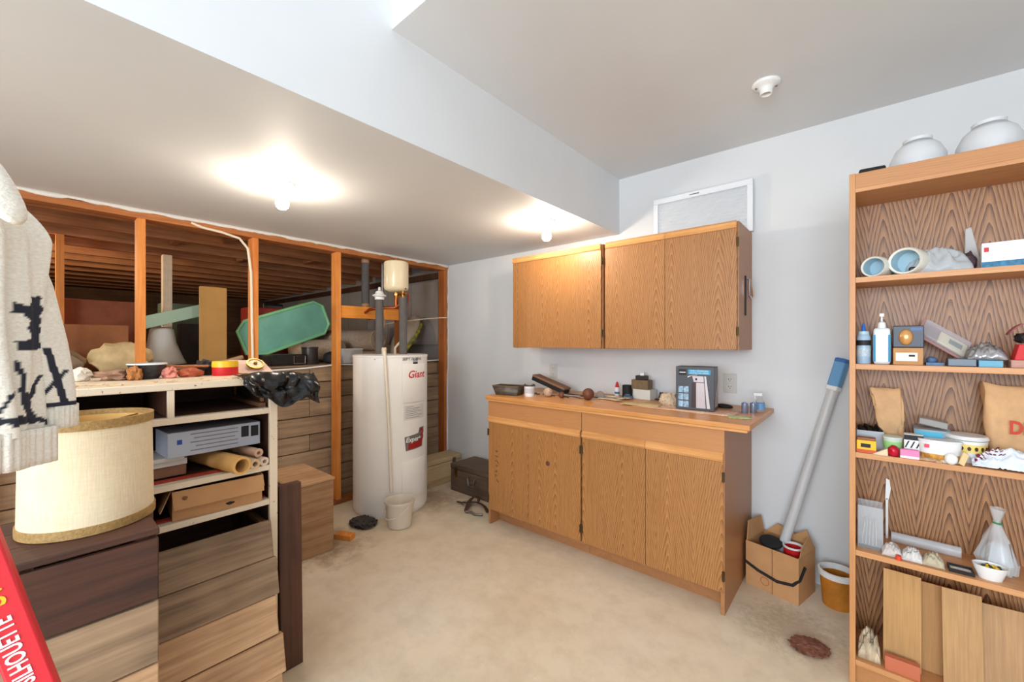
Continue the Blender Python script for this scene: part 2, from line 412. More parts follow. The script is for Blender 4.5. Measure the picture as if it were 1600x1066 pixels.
# ------------------------------------------------------------------ oak cabinets
def hinge(parent, x, y, z):
    return mkobj('hinge', MB().box(x-0.006, x+0.006, y-0.004, y+0.002, z-0.022, z+0.022).cyl((x, y-0.005, z-0.024), (x, y-0.005, z+0.024), 0.004, n=8), BRONZE, parent)
def pull(parent, x0, x1, y, z):
    # bevelled finger-pull moulding on the head of a door
    p = [(x0, y, z), (x0, y-0.012, z), (x0, y-0.018, z+0.010), (x0, y-0.012, z+0.018), (x0, y-0.016, z+0.030), (x0, y-0.004, z+0.040), (x0, y, z+0.040)]
    return mkobj('finger_pull', MB().prism(p, (x1-x0, 0, 0)), OAK_T, parent, angle=20)
YB = 2.143
def base_unit(label, X0, X1, split, loc, open_right):
    t = thing('base_cabinet', label, 'cabinet', loc, 0, 'oak base cabinets')
    ox, oy = loc[0], loc[1]
    x0 = X0-ox; x1 = X1-ox; d = YW-0.005-oy
    for sx in ((x0, x0+0.018), (x1-0.018, x1)):
        mkobj('side_panel', MB().box(sx[0], sx[1], 0.004 if abs(ox+sx[0]+1.287) > 0.05 else 0.02, d, 0 if abs(ox+sx[0]+1.287) > 0.05 else 0.105, 0.885), OAK_S, t, bevel=0.001)
    mkobj('toe_kick', MB().box(x0+(0.018 if not open_right else 0.0), x1-(0.018 if open_right else 0.0), 0.10, 0.115, 0, 0.105), OAK_S, t)
    mkobj('cabinet_floor', MB().box(x0+0.018, x1-0.018, 0.02, d, 0.105, 0.122), OAK_H, t)
    mkobj('back_panel', MB().box(x0+0.018, x1-0.018, d-0.008, d, 0.122, 0.885), OAK_S, t)
    mkobj('top_rail', MB().box(x0+0.001, x1-0.001, 0.0, 0.019, 0.772, 0.885), OAK_H, t, bevel=0.001)
    xs = [x0+0.004, split-ox, x1-0.004]
    for i in range(2):
        dr = mkobj('door', MB().box(xs[i]+0.0012, xs[i+1]-0.0012, -0.002, 0.017, 0.108, 0.735), OAK_D, t, bevel=0.001)
        pull(dr, xs[i]+0.0012, xs[i+1]-0.0012, 0.016, 0.733).location = (0, -0.013, 0)
        hx = xs[0] if i == 0 else xs[2]
        for hz in (0.66, 0.19): hinge(dr, hx, -0.004, hz)
    return t
b1 = base_unit('oak base cabinet with scribbles on its door, beside the brown trunk', -2.056, -1.288, -1.69, (-1.672, YB, 0), False)
b2 = base_unit('oak base cabinet with bare outer side, beside the open cardboard box', -1.286, -0.507, -0.893, (-0.8965, YB, 0), True)
scr = MB()
for k in range(7):
    zz = 0.33 + 0.033*k
    pts = [(-0.30 + random.uniform(-0.016, 0.016), -0.0028, zz + random.uniform(-0.013, 0.013)) for _ in range(4)]
    mkobj('pen_stroke', MB().tube(pts, 0.0016, 5), INK, b1)
knot = MB().lathe([(0, 0.0006), (0.010, 0.0005), (0.016, 0)], 12, facing((0.14, -0.0023, 0.53), (1,0,0), (0,0,1)))
mkobj('knot', knot, DARKW, b1)
# worktop of glued boards with a moulded lip
wt = thing('countertop', 'orange-brown wooden worktop lying on the two base cabinets', 'countertop', (-1.226, 2.435, 0.886))
mkobj('top_slab', MB().box(-0.83, 0.832, -0.325, 0.32, 0.013, 0.038), TOPW, wt, bevel=0.004)
mkobj('edge_strip', MB().box(-0.824, 0.820, -0.318, -0.29, 0.0, 0.013).box(0.79, 0.820, -0.29, 0.318, 0.0, 0.013).box(-0.824, -0.795, -0.29, 0.318, 0, 0.013), OAK_T, wt, bevel=0.002)
CT = 0.924

YU = 2.43
def upper_unit(label, X0, X1, cuts, loc, hinges):
    t = thing('wall_cabinet', label, 'cabinet', loc, 0, 'oak wall cabinets')
    ox, oy, oz = loc; d = YW-0.003-oy; z1 = 1.945-oz
    x0 = X0-ox; x1 = X1-ox
    for sx in ((x0, x0+0.018), (x1-0.018, x1)):
        mkobj('side_panel', MB().box(sx[0], sx[1], 0.004, d, 0.0, z1-0.004), OAK_S, t, bevel=0.001)
    for zz in (0.012, 0.34, z1-0.03):
        mkobj('shelf', MB().box(x0+0.018, x1-0.018, 0.025, d-0.01, zz, zz+0.016), OAK_H, t)
    mkobj('back_panel', MB().box(x0+0.018, x1-0.018, d-0.008, d, 0.0, z1-0.006), OAK_S, t)
    mkobj('face_frame', MB().box(x0+0.001, x0+0.03, 0.006, 0.022, 0, z1-0.03).box(x1-0.03, x1-0.001, 0.006, 0.022, 0, z1-0.03).box(x0+0.001, x1-0.001, 0.006, 0.022, z1-0.03, z1-0.004), OAK_S, t)
    for i, (a, b) in enumerate(cuts):
        dr = mkobj('door', MB().box(a-ox+0.001, b-ox-0.001, -0.014, 0.005, 0.003, z1-0.04), OAK_D, t, bevel=0.001)
        pull(dr, a-ox+0.001, b-ox-0.001, 0.004, z1-0.042).location = (0, -0.013, 0)
        for hx in hinges[i]:
            for hz in (0.10, z1-0.115): hinge(dr, hx-ox, -0.010, hz)
    return t
u1 = upper_unit('oak wall cabinet with one wide door, below the soffit', -2.06, -1.297, [(-2.056, -2.008), (-2.008, -1.305)], (-1.68, YU, 1.258), [(), (-1.3,)])
u2 = upper_unit('oak wall cabinet with two doors and a handle on its outer side', -1.286, -0.505, [(-1.272, -0.890), (-0.890, -0.512)], (-0.895, YU, 1.258), [(), (-0.51,)])
# handles hung on the outer side
hb = MB().tube([(0.395, 0.16, 0.395), (0.408, 0.16, 0.39), (0.410, 0.16, 0.30), (0.412, 0.19, 0.285)], 0.006, 8)
mkobj('handle', hb, CHROME, u2)
mkobj('handle_plate', MB().box(0.390, 0.396, 0.135, 0.158, 0.19, 0.41), BLACK, u2, bevel=0.002)
mkobj('hook', MB().tube([(0.392, 0.24, 0.40), (0.402, 0.235, 0.36), (0.404, 0.25, 0.33), (0.398, 0.29, 0.305)], 0.005, 8), mat('wooden_hook', (190,130,90), 0.5), u2)

# air filter leaning on the wall above the wall cabinet
af = thing('furnace_filter', 'white framed pleated furnace filter standing on the wall cabinet', 'filter', (-0.785, 2.715, 1.945))
fz1 = 0.305
mkobj('frame', MB().box(-0.292, 0.292, 0.0, 0.028, fz1-0.035, fz1).box(-0.292, -0.262, 0.0, 0.028, 0, fz1-0.035).box(0.262, 0.292, 0, 0.028, 0, fz1-0.035).box(-0.262, 0.262, 0, 0.028, 0, 0.02), mat('filter_card', (232,234,238), 0.6), af, bevel=0.002)
pl = MB(); nz = 25
zs = [0.02 + (fz1-0.055)*i/nz for i in range(nz+1)]
pl.grid(lambda u, v: (-0.262+0.524*u, 0.010 + (0.010 if int(round(v*nz)) % 2 else 0.0) + 0.002*math.sin(u*40+v*60), zs[int(round(v*nz))]), 30, nz+1)
mkobj('pleats', pl, mat('filter_pleat', (240,240,242), 0.7), af, smooth=False)
mkobj('film', MB().box(-0.262, 0.262, 0.004, 0.005, 0.02, fz1-0.035), CLEARF, af)
mkobj('airflow_mark', xf(MB().box(-0.03, 0.02, -0.0012, 0, -0.003, 0.003).prism([(0.02,-0.0012,-0.007),(0.03,-0.0012,0),(0.02,-0.0012,0.007)], (0,0.001,0)), Matrix.Translation((-0.03, 0, fz1-0.017))), INKG, af)

# outlets
def outlet(label, x, z, y=YW):
    t = thing('wall_outlet', label, 'outlet', (x, y, z))
    mkobj('cover_plate', MB().box(-0.036, 0.036, -0.006, 0, -0.058, 0.058), mat('ivory_plate', (206,204,198), 0.4), t, bevel=0.002)
    for s in (-1, 1):
        rc = mkobj('receptacle', MB().lathe([(0, -0.0), (0.017, 0), (0.017, 0.003), (0, 0.003)], 16, facing((0, -0.006, s*0.022), (1,0,0), (0,0,1))), mat('ivory_face', (214,212,206), 0.4), t)
        mkobj('slots', MB().box(-0.008, -0.005, -0.0098, -0.0085, s*0.022-0.002, s*0.022+0.008).box(0.005, 0.008, -0.0098, -0.0085, s*0.022-0.002, s*0.022+0.008).box(-0.002, 0.002, -0.0098, -0.0085, s*0.022-0.011, s*0.022-0.006), INK, rc)
    return t
outlet('ivory wall outlet beside the boxed can opener', -0.622, 1.052)
outlet('ivory wall outlet behind the dark scrap on the worktop', -1.917, 1.067)

# ------------------------------------------------------------------ lamps
BULB = mat('lit_bulb', (255,240,222), 0.3, emis=1.0)
_b = BULB.node_tree.nodes['Principled BSDF']; _b.inputs['Emission Strength'].default_value = BULB_POWER
_b.inputs['Emission Color'].default_value = (1.0, 0.87, 0.70, 1)
PORC = mat('white_porcelain', (238,236,232), 0.3)
def lampholder(label, x, y, z, lit):
    t = thing('ceiling_lamp', label, 'lamp', (x, y, z), 0.4, 'bare bulb ceiling lamps' if lit else None)
    mkobj('base', MB().lathe([(0, 0), (0.055, 0), (0.057, -0.006), (0.052, -0.014), (0.034, -0.020), (0.026, -0.030), (0.024, -0.050), (0.022, -0.052), (0.018, -0.050), (0.016, -0.03), (0, -0.03)], 28), PORC, t, angle=60)
    if lit:
        mkobj('bulb_cap', MB().cyl((0,0,-0.04), (0,0,-0.06), 0.013, n=14), STEEL, t)
        mkobj('bulb', MB().lathe([(0.013, -0.056), (0.016, -0.066), (0.026, -0.084), (0.030, -0.098), (0.027, -0.114), (0.017, -0.125), (0, -0.129)], 20), BULB, t, angle=80)
    else:
        mkobj('socket_contact', MB().cyl((0,0,-0.030), (0,0,-0.036), 0.007, n=10), INK, t)
        for s in (-1, 1): mkobj('screw', MB().cyl((s*0.04, 0, -0.016), (s*0.04, 0, -0.022), 0.005, n=8), STEEL, t)
    return t
lampholder('white lampholder with lit bulb over the old dresser', -2.159, 0.803, ZS, True)
lampholder('white lampholder with lit bulb beside the oak wall cabinets', -1.546, 2.148, ZS, True)
lampholder('added white lampholder with lit bulb, out of view behind the garment rack', -1.75, -0.75, ZS, True)  # extra lamp added out of view to brighten the left side
lampholder('empty white lampholder without bulb on the high ceiling', -0.34, 2.163, ZC, False)

# ------------------------------------------------------------------ water heater
HX, HY, HR, HH = -2.896, 1.89, 0.285, 1.205
wh = thing('water_heater', 'tall white electric water heater with red maker label and bonnet of pipes', 'water heater', (HX, HY, 0))
ENA = mat('heater_enamel', (248,244,238), 0.3, var=0.02, vs=6)
mkobj('tank_jacket', MB().lathe([(0, 0.0), (HR-0.012, 0), (HR-0.012, 0.02), (HR, 0.022), (HR, HH-0.02), (HR+0.004, HH-0.018), (HR+0.004, HH-0.004), (HR-0.01, HH), (0, HH)], 64), ENA, wh, angle=30)
A0 = R(6)
def curved(z0, z1, half, rad, a0, thick=0.004):
    m = MB(); N = 14
    m.grid(lambda u, v: ((rad)*math.cos(a0-half+2*half*u), rad*math.sin(a0-half+2*half*u), z0+(z1-z0)*v), N, 2)
    return m
for (z0, z1) in ((0.845, 1.135), (0.125, 0.41)):
    mkobj('access_cover', curved(z0, z1, R(23), HR+0.004, A0), ENA, wh, solid=0.008, bevel=0.003)
mkobj('rating_label', curved(0.715, 0.825, R(20), HR+0.0012, A0), mat('label_paper', (226,222,216), 0.6), wh)
ln = MB()
for k, (zz, w0, w1) in enumerate(((0.812,-0.08,-0.02),(0.798,-0.085,0.05),(0.786,-0.085,0.03),(0.774,-0.085,0.06),(0.760,-0.085,0.02),(0.746,-0.085,0.07),(0.730,-0.085,0.04))):
    ln.v += []; q = MB().box(w0, w1, -0.0016, 0.0016, 0, 0.0006); q = wrap_cyl(q, HR+0.0016, A0, zz); ln.add(q.v, q.f)
mkobj('label_print', ln, INKG, wh)
mkobj('maker_name', wrap_cyl(text_mb('Giant', 0.078, 0.0006, 0.25, bold=0.001), HR+0.0085, A0+R(2), 1.055), RED, wh)
mkobj('model_plate', wrap_cyl(MB().prism([(-0.085,-0.075,0),(0.075,-0.065,0),(0.10,0.085,0),(0.045,0.085,0),(0.03,0.045,0),(-0.095,0.03,0)], (0,0,0.001)), HR+0.001, A0, 0.558), mat('plate_grey', (120,112,108), 0.5), wh)
mkobj('model_plate_band', wrap_cyl(MB().prism([(-0.07,-0.067,0),(0.068,-0.058,0),(0.072,-0.012,0),(-0.062,-0.02,0)], (0,0,0.001)), HR+0.0024, A0, 0.558), mat('plate_red', (166,34,34), 0.5), wh)
mkobj('model_name', wrap_cyl(text_mb('Expert', 0.05, 0.0005, 0.2, bold=0.0012), HR+0.0036, A0-R(4), 0.563), WPL, wh)
mkobj('model_number', wrap_cyl(text_mb('3', 0.135, 0.0005, 0.15, bold=0.003), HR+0.0040, A0+R(12), 0.580), mat('plate_red', (166,34,34)), wh)
mkobj('written_date', wrap_cyl(text_mb('SEPT 21 2016', 0.030, 0.0004, 0.1), HR+0.0052, A0-R(6), HH-0.032), INK, wh)
mkobj('approval_sticker', wrap_cyl(MB().box(-0.024, 0.024, -0.026, 0.026, 0, 0.0006), HR+0.0005, A0, 1.152), mat('sticker_grey', (176,178,184), 0.5), wh)
mkobj('sticker_band', wrap_cyl(MB().box(-0.022, 0.022, -0.024, -0.004, 0, 0.0006), HR+0.0014, A0, 1.152), INK, wh)
mkobj('rim_screw', wrap_cyl(MB().cyl((0,0,0), (0,0,0.003), 0.004, n=8), HR+0.004, A0-R(62), HH-0.03), STEEL, wh)
# discharge pipe in front, bonnet of pipes above
mkobj('discharge_pipe', MB().tube([(0.19,-0.19,HH+0.03), (0.215,-0.195,HH+0.025), (0.225,-0.198,HH-0.01), (0.245,-0.178,0.7), (0.258,-0.165,0.20)], 0.011, 10), mat('cream_pipe', (240,228,208), 0.4), wh)
mkobj('relief_valve', MB().cyl((0.14,-0.15,HH), (0.14,-0.15,HH+0.05), 0.018).cyl((0.14,-0.15,HH+0.03), (0.20,-0.19,HH+0.03), 0.013).box(0.12,0.16,-0.156,-0.144,HH+0.05,HH+0.056), CREAM, wh)
def foam(x, y, z0, z1, r=0.032):
    return MB().cyl((x,y,z0), (x,y,z1), r, n=18)
mkobj('insulated_pipe', foam(-0.10, -0.04, HH, 1.64), GREYC, wh)
mkobj('insulated_pipe', foam(0.06, 0.075, HH, 1.66), GREYC, wh)
mkobj('vacuum_breaker', MB().lathe([(0,1.64),(0.036,1.645),(0.038,1.665),(0.055,1.675),(0.056,1.682),(0.038,1.69),(0.03,1.71),(0.012,1.72),(0.010,1.745),(0,1.75)], 20, Matrix.Translation((-0.10,-0.04,0))), WPL, wh)
mkobj('brass_valve', MB().cyl((0.06,0.075,1.66), (0.06,0.075,1.73), 0.012).cyl((0.02,0.075,1.69), (0.10,0.075,1.69), 0.010).box(0.045,0.10,0.07,0.08,1.725,1.735), BRASS, wh)
mkobj('copper_line', MB().tube([(0.06,0.075,1.62), (0.02,0.06,1.60), (-0.01,0.04,1.58), (-0.10,-0.04,1.58), (-0.22,-0.06,1.57), (-0.30,-0.05,1.55)], 0.012, 10).tube([(0.0,0.05,1.585), (0.0,0.05,1.72)], 0.012, 10), COPPER, wh)
mkobj('power_cable', MB().tube([(0.0,0.10,HH+0.01), (-0.01,0.09,HH+0.10), (0.02,0.10,1.40), (0.0,0.13,1.5), (0.03,0.15,1.7)], 0.008, 8), mat('red_cable', (150,46,34), 0.5), wh)
mkobj('cable_clamp', MB().tube([(-0.03,0.06,HH), (-0.03,0.06,HH+0.05), (0.0,0.09,HH+0.10), (0.04,0.10,HH+0.13)], 0.010, 8), CREAM, wh)
# expansion tank on its tee
et = thing('expansion_tank', 'cream steel expansion tank above the water heater', 'tank', (HX+0.0, HY+0.05, 1.66))
mkobj('tank_shell', MB().lathe([(0,0.048),(0.06,0.05),(0.092,0.066),(0.098,0.085),(0.098,0.27),(0.092,0.288),(0.06,0.300),(0,0.303)], 36), mat('tank_enamel', (232,216,182), 0.25), et, angle=50)
mkobj('stem', MB().cyl((0,0,0.0), (0,0,0.055), 0.014).cyl((0,0,0.02), (0,0,0.035), 0.02, n=6), BRASS, et)
mkobj('air_valve', MB().cyl((0,0,0.30), (0,0,0.325), 0.009), COPPER, et)
# insulated riser in the stud bay
rp = thing('riser_pipe', 'grey foam wrapped riser pipe with brass elbow, beside the expansion tank', 'pipe', (-3.36, 1.935, 1.52))
mkobj('foam_sleeve', MB().cyl((0,0,0.12), (0,0,0.48), 0.034, n=18), GREYC, rp)
for c0, c1 in ((0.06, 0.12), (0.48, 0.53)): mkobj('coupling', MB().cyl((0,0,c0), (0,0,c1), 0.035, n=18), mat('tan_fitting', (178,132,96), 0.6), rp)
mkobj('elbow', MB().tube([(0,0,0.07), (0,0,0.03), (0.03,0.02,0.0), (0.14,0.06,0.02)], 0.026, 12), COPPER, rp)
mkobj('tape_wrap', MB().tube([(0.10,0.06,0.05), (0.13,0.08,0.0), (0.125,0.10,-0.06), (0.12,0.08,-0.10)], 0.022, 8), mat('tan_fitting', (178,132,96)), rp)
solo('vent_pipe', 'thin grey pipe running up behind the expansion tank', 'pipe', MB().cyl((0,0,0), (0,0,0.92), 0.010, n=10), STEEL, (-3.42, 2.14, 1.12))
solo('wall_cable', 'thin pale cable strung across the end stud', 'cable', MB().tube([(-0.36,-0.42,-0.03), (-0.2,-0.3,0.0), (0.0,-0.12,0.03), (0.03,0.05,0.045), (0.03,0.10,0.048)], 0.005, 6), CREAM, (-3.22, 2.64, 1.50))
solo('ledge_cable', 'white cable lying along the weathered board ledge', 'cable', MB().tube([(0.0,-0.3,0.0), (0.01,-0.1,-0.012), (0.005,0.2,-0.006), (0.012,0.45,0.012), (0.012,0.62,0.004), (0.004,0.85,-0.014), (0.01,1.3,0.01), (0.01,1.52,0.015)], 0.006, 8), WPL, (-3.307, 1.2, 1.105))
solo('stud_cable', 'white cable curling from the joists down a stud', 'cable', MB().tube([(0.0,-0.36,0.02), (0.01,-0.30,0.0), (0.015,-0.2,-0.01), (0.012,-0.1,-0.03), (0.012,-0.05,-0.09), (0.012,-0.03,-0.25), (0.012,-0.025,-0.6), (0.012,-0.02,-0.85)], 0.008, 8), mat('white_cable', (236,222,196), 0.5), (-3.215, 1.022, 2.03))

# ------------------------------------------------------------------ floor things near the heater
bk = thing('plastic_bucket', 'small translucent white bucket standing in front of the heater', 'bucket', (-2.512, 1.712, 0))
mkobj('bucket_wall', MB().lathe([(0,0.004),(0.082,0.004),(0.100,0.172),(0.106,0.172),(0.106,0.186),(0.101,0.186),(0.097,0.18),(0.080,0.009),(0,0.009)], 32), mat('milky_plastic', (236,224,206), 0.35, alpha=0.82), bk, angle=40)
mkobj('bail_handle', MB().tube([(0.108*math.cos(a), 0.108*math.sin(a)*0.98, 0.165-0.09*math.sin(a-PI) if PI < a < 2*PI else 0.165) for a in [PI+PI*i/14 for i in range(15)]], 0.003, 6), mat('milky_handle', (232,222,206), 0.4), bk)

ch = thing('tool_chest', 'low tan wooden chest with a steel latch, beside the heater', 'chest', (-3.10, 2.52, 0))
TANW = wood('tan_chest', 'Y', (214,190,152), (186,158,120), 0.6, 50)
mkobj('body', MB().box(-0.10, 0.10, -0.22, 0.22, 0.03, 0.17), TANW, ch, bevel=0.003)
mkobj('lid', MB().box(-0.10, 0.105, -0.225, 0.225, 0.175, 0.215), TANW, ch, bevel=0.004)
mkobj('base_board', MB().box(-0.10, 0.16, -0.22, 0.22, 0.0, 0.03), wood('base_board_wood', 'Y', (196,168,128), (160,130,96)), ch, bevel=0.002)
mkobj('latch', MB().box(0.10, 0.112, 0.11, 0.145, 0.12, 0.20).cyl((0.112,0.127,0.135), (0.118,0.127,0.135), 0.012, n=10), STEEL, ch)
tr = thing('storage_trunk', 'dark brown wooden trunk beside the left base cabinet', 'trunk', (-2.47, 2.56, 0))
TRW = wood('trunk_wood', 'X', (104,84,66), (66,50,40), 0.6, 40)
mkobj('body', MB().box(-0.31, 0.31, -0.14, 0.15, 0.0, 0.19), TRW, tr, bevel=0.004)
mkobj('lid', MB().box(-0.312, 0.312, -0.142, 0.152, 0.193, 0.235), TRW, tr, bevel=0.005)
mkobj('latch', MB().box(-0.25, -0.225, -0.150, -0.142, 0.135, 0.215).box(-0.245, -0.23, -0.156, -0.15, 0.14, 0.16), BRASS, tr)
mkobj('carry_handle', MB().tube([(-0.07,-0.145,0.16),(-0.07,-0.165,0.155),(-0.06,-0.165,0.10),(0.0,-0.165,0.10),(0.01,-0.165,0.155),(0.01,-0.145,0.16)], 0.006, 8), STEEL, tr)
pn_ = thing('hose_coil', 'coil of brown hose lying on the dark trunk', 'hose', (-2.33, 2.60, 0.235))
cm = MB(); cm.tube([((0.105-0.006*(i/36))*math.cos(2*PI*i/36*1.0), (0.105-0.006*(i/36))*math.sin(2*PI*i/36), 0.012+0.014*(i/36)) for i in range(36*3)], 0.011, 8)
mkobj('coil', cm, mat('brown_hose', (70,52,40), 0.45), pn_)
mkobj('wire_bail', MB().tube([(0.1*math.cos(a), 0.1*math.sin(a)*0.3, 0.05+0.05*math.sin(a)) for a in [PI*i/10 for i in range(11)]], 0.005, 6), CHROME, pn_)
LEA = mat('brown_leather', (78,48,34), 0.5, var=0.2)
st = thing('leather_straps', 'tangle of brown leather straps with buckle on the floor', 'straps', (-2.37, 2.28, 0))
def strap(pts, w):
    m = MB(); P = [Vector(p) for p in pts]; vv = []
    for i, p in enumerate(P):
        t = (P[min(i+1, len(P)-1)] - P[max(i-1, 0)]); s = Vector((-t.y, t.x, 0))
        s = s.normalized() if s.length > 1e-5 else Vector((1,0,0))
        vv += [p - s*w/2, p + s*w/2]
    return m.add(vv, [(2*i, 2*i+1, 2*i+3, 2*i+2) for i in range(len(P)-1)])
for pts, w in (([(-0.16,-0.02,0.01),(-0.08,-0.03,0.012),(-0.02,0.0,0.03),(0.05,0.02,0.04)],0.03), ([(-0.03,0.06,0.05),(-0.02,0.0,0.05),(0.02,-0.06,0.03),(0.06,-0.13,0.008)],0.034), ([(0.0,0.02,0.03),(0.08,0.04,0.03),(0.15,0.02,0.01),(0.2,-0.03,0.008)],0.03), ([(-0.06,0.02,0.02),(-0.04,0.07,0.06),(0.02,0.07,0.06),(0.05,0.02,0.03)],0.028)):
    mkobj('strap', strap(pts, w), LEA, st, solid=0.006, sub=1)
mkobj('buckle_ring', MB().tube([(-0.06+0.03*math.cos(a), -0.01+0.03*math.sin(a), 0.014+0.005*math.sin(a)) for a in [2*PI*i/16 for i in range(16)]], 0.004, 6, closed=True), STEEL, st)
mkobj('chain', MB().tube([(0.06,-0.12,0.01),(0.1,-0.10,0.012),(0.15,-0.11,0.01),(0.2,-0.08,0.012)], 0.01, 6), STEEL, st)

# weathered box and dark plank between dresser and heater, scraps at the stud foot
wb = thing('plywood_box', 'weathered plywood box standing against the boards', 'box', (-2.76, 1.12, 0))
PLY = wood('weathered_ply', 'Y', (200,164,124), (150,112,80), 0.8, 40)
for nm, bx in (('front_panel', (0.205,0.22,-0.12,0.125,0,0.44)), ('rear_panel', (-0.22,-0.205,-0.12,0.125,0,0.44)), ('side_panel', (-0.205,0.205,-0.12,-0.105,0,0.44)), ('side_panel', (-0.205,0.205,0.11,0.125,0,0.44))):
    mkobj(nm, MB().box(*bx), PLY if nm != 'side_panel' else DARKW, wb, bevel=0.002)
mkobj('lid', MB().box(-0.225, 0.228, -0.125, 0.13, 0.44, 0.455), GREYW2, wb, bevel=0.003)
solo('timber_offcut', 'short sawn timber offcut lying at the foot of the stud', 'offcut', MB().box(-0.06, 0.06, -0.03, 0.03, 0, 0.035), STUD, (-2.62, 1.36, 0), 0.5, bevel=0.003)
solo('oily_rag', 'dark crumpled rag on the floor by the timber offcut', 'rag', MB().blob((0,0,0), (0.09,0.07,0.022), 0.5, 8, 3, 4, ridged=True), mat('oily_cloth', (66,60,58), 0.85, var=0.3), (-2.72, 1.55, 0))

# ------------------------------------------------------------------ old dresser without drawers
XD = -1.731
dr = thing('dresser', 'cream painted old dresser with its drawers missing, heaped with clutter', 'dresser', (XD, 0.303, 0))
yl, yr = -0.322, 0.322
chip = NG('chipped_cream_paint'); cc = chip.coords(); cf = chip.noise(cc, 60, 4, 0.7)
chip.lk(chip.ramp(cf, [(0.66, lin((236,216,188))), (0.69, lin((120,84,58)))]), chip.b.inputs['Base Color']); chip.b.inputs['Roughness'].default_value = 0.5
CHIP = chip.m
DP = -0.46
for a, b in ((yl, yl+0.028), (yr-0.028, yr)):
    mkobj('side_panel', MB().box(DP, -0.012, a+0.004, b-0.004, 0, 1.14), DARKW, dr)
    mkobj('corner_post', MB().box(-0.012, 0.006, a, b, 0, 1.14), CHIP, dr, bevel=0.002)
mkobj('top_board', MB().box(DP-0.01, 0.008, yl-0.01, yr+0.004, 1.142, 1.165), CHIP, dr, bevel=0.003)
mkobj('back_panel', MB().box(DP-0.006, DP, yl+0.004, yr-0.004, 0.1, 1.14), DARKY, dr)
mkobj('centre_post', MB().box(-0.012, 0.004, -0.009, 0.009, 1.051, 1.142), CHIP, dr, bevel=0.001)
mkobj('divider_panel', MB().box(DP, -0.012, -0.006, 0.006, 1.051, 1.142), DARKW, dr)
for z0, z1 in ((1.029, 1.051), (0.813, 0.834), (0.682, 0.703), (0.36, 0.38), (0.08, 0.10)):
    rl = mkobj('front_rail', MB().box(-0.03, 0.004, yl+0.028, yr-0.028, z0, z1), CHIP, dr, bevel=0.002)
    if z0 > 0.6: mkobj('dust_shelf', MB().box(DP, -0.03, yl+0.028, yr-0.028, z0+0.004, z1-0.002), DARKY, dr)
for z in (0.835, 0.704):
    mkobj('red_runner', MB().box(-0.06, -0.032, yl+0.03, yr-0.03, z-0.004, z+0.003), mat('red_oxide', (176,62,42), 0.6), dr)
for z in (1.052, 0.60):
    for s in (-1, 1): mkobj('drawer_runner', MB().box(DP, -0.03, min(s*0.292, s*0.27), max(s*0.292, s*0.27), z, z+0.015), wood('runner_wood', 'X', (150,104,70), (96,62,42)), dr)
mkobj('side_frame', MB().box(DP+0.05, -0.05, 0.287, 0.293, 1.115, 1.135).box(-0.07, -0.05, 0.285, 0.293, 1.07, 1.12).box(-0.40, -0.38, 0.285, 0.293, 1.07, 1.12), wood('runner_wood', 'X', (150,104,70), (96,62,42)), dr)
# long silver carton
DZ2 = 0.837
sc = thing('silver_carton', 'long silver grey carton lying across the dresser shelf', 'carton', (-1.80, 0.445, 0.965), R(3))
mkobj('carton', MB().box(-0.12, 0.03, -0.147, 0.135, -0.055, 0.03), mat('silver_card', (176,180,192), 0.45), sc, bevel=0.002)
tx = MB()
for k, (a, b) in enumerate(((-0.085,0.06),(-0.075,0.06),(-0.085,0.05),(-0.07,0.06),(-0.085,0.06))):
    tx.box(0.03, 0.0306, a, b, 0.016-0.014*k, 0.0195-0.014*k)
mkobj('print_lines', tx, INKG, sc)
mkobj('picture', MB().box(0.03, 0.0306, 0.070, 0.095, -0.02, 0.02).box(0.03, 0.0306, 0.102, 0.128, -0.022, 0.018), INK, sc)
mkobj('emblem', MB().box(0.03, 0.0306, -0.122, -0.108, -0.012, 0.004), mat('blue_ink', (40,70,150), 0.5), sc)
solo('paper_sheaf', 'stack of pale papers under the silver carton', 'papers', MB().box(-0.16, 0.0, -0.10, 0.07, 0, 0.02).box(-0.15, 0.012, -0.095, 0.06, 0.02, 0.032), mat('old_paper', (206,196,186), 0.8), (-1.80, 0.29, 0.877), R(2))
solo('brown_parcel', 'brown wrapped parcel behind the poster tubes', 'parcel', MB().box(-0.2, 0.0, -0.10, 0.07, 0, 0.038), mat('parcel_paper', (136,92,66), 0.8, var=0.15), (-1.81, 0.29, DZ2+0.001), 0, bevel=0.003)
def rolltube(label, p0, p1, r, rgb, cat='tube', inner=0.78):
    p0 = Vector(p0); p1 = Vector(p1)
    t = thing('poster_tube', label, cat, tuple(p0), 0, 'rolled posters in the dresser')
    d = p1-p0; L = d.length; q = d.to_track_quat('Z', 'Y').to_matrix().to_4x4()
    mkobj('tube_wall', MB().lathe([(r,0),(r,L),(r*inner,L),(r*inner,0),(r,0)], 26, q), mat('tube_card_%d' % rgb[1], rgb, 0.7, var=0.06), t, angle=40)
    return t
rolltube('thick tan cardboard tube lying on the dresser shelf', (-2.06, 0.405, 0.8655), (-1.665, 0.488, 0.8655), 0.031, (224,172,102), inner=0.74)
rolltube('rolled pale print lying beside the thick tan tube', (-2.06, 0.462, 0.853), (-1.700, 0.540, 0.853), 0.018, (222,188,150), inner=0.5)
rolltube('rolled white print touching the dresser post', (-2.06, 0.503, 0.851), (-1.720, 0.5775, 0.851), 0.016, (228,206,182), inner=0.45)
rolltube('long pink-tinted rolled print lying on the other rolls', (-2.08, 0.488, 0.8835), (-1.735, 0.563, 0.8835), 0.016, (226,184,152), inner=0.45)
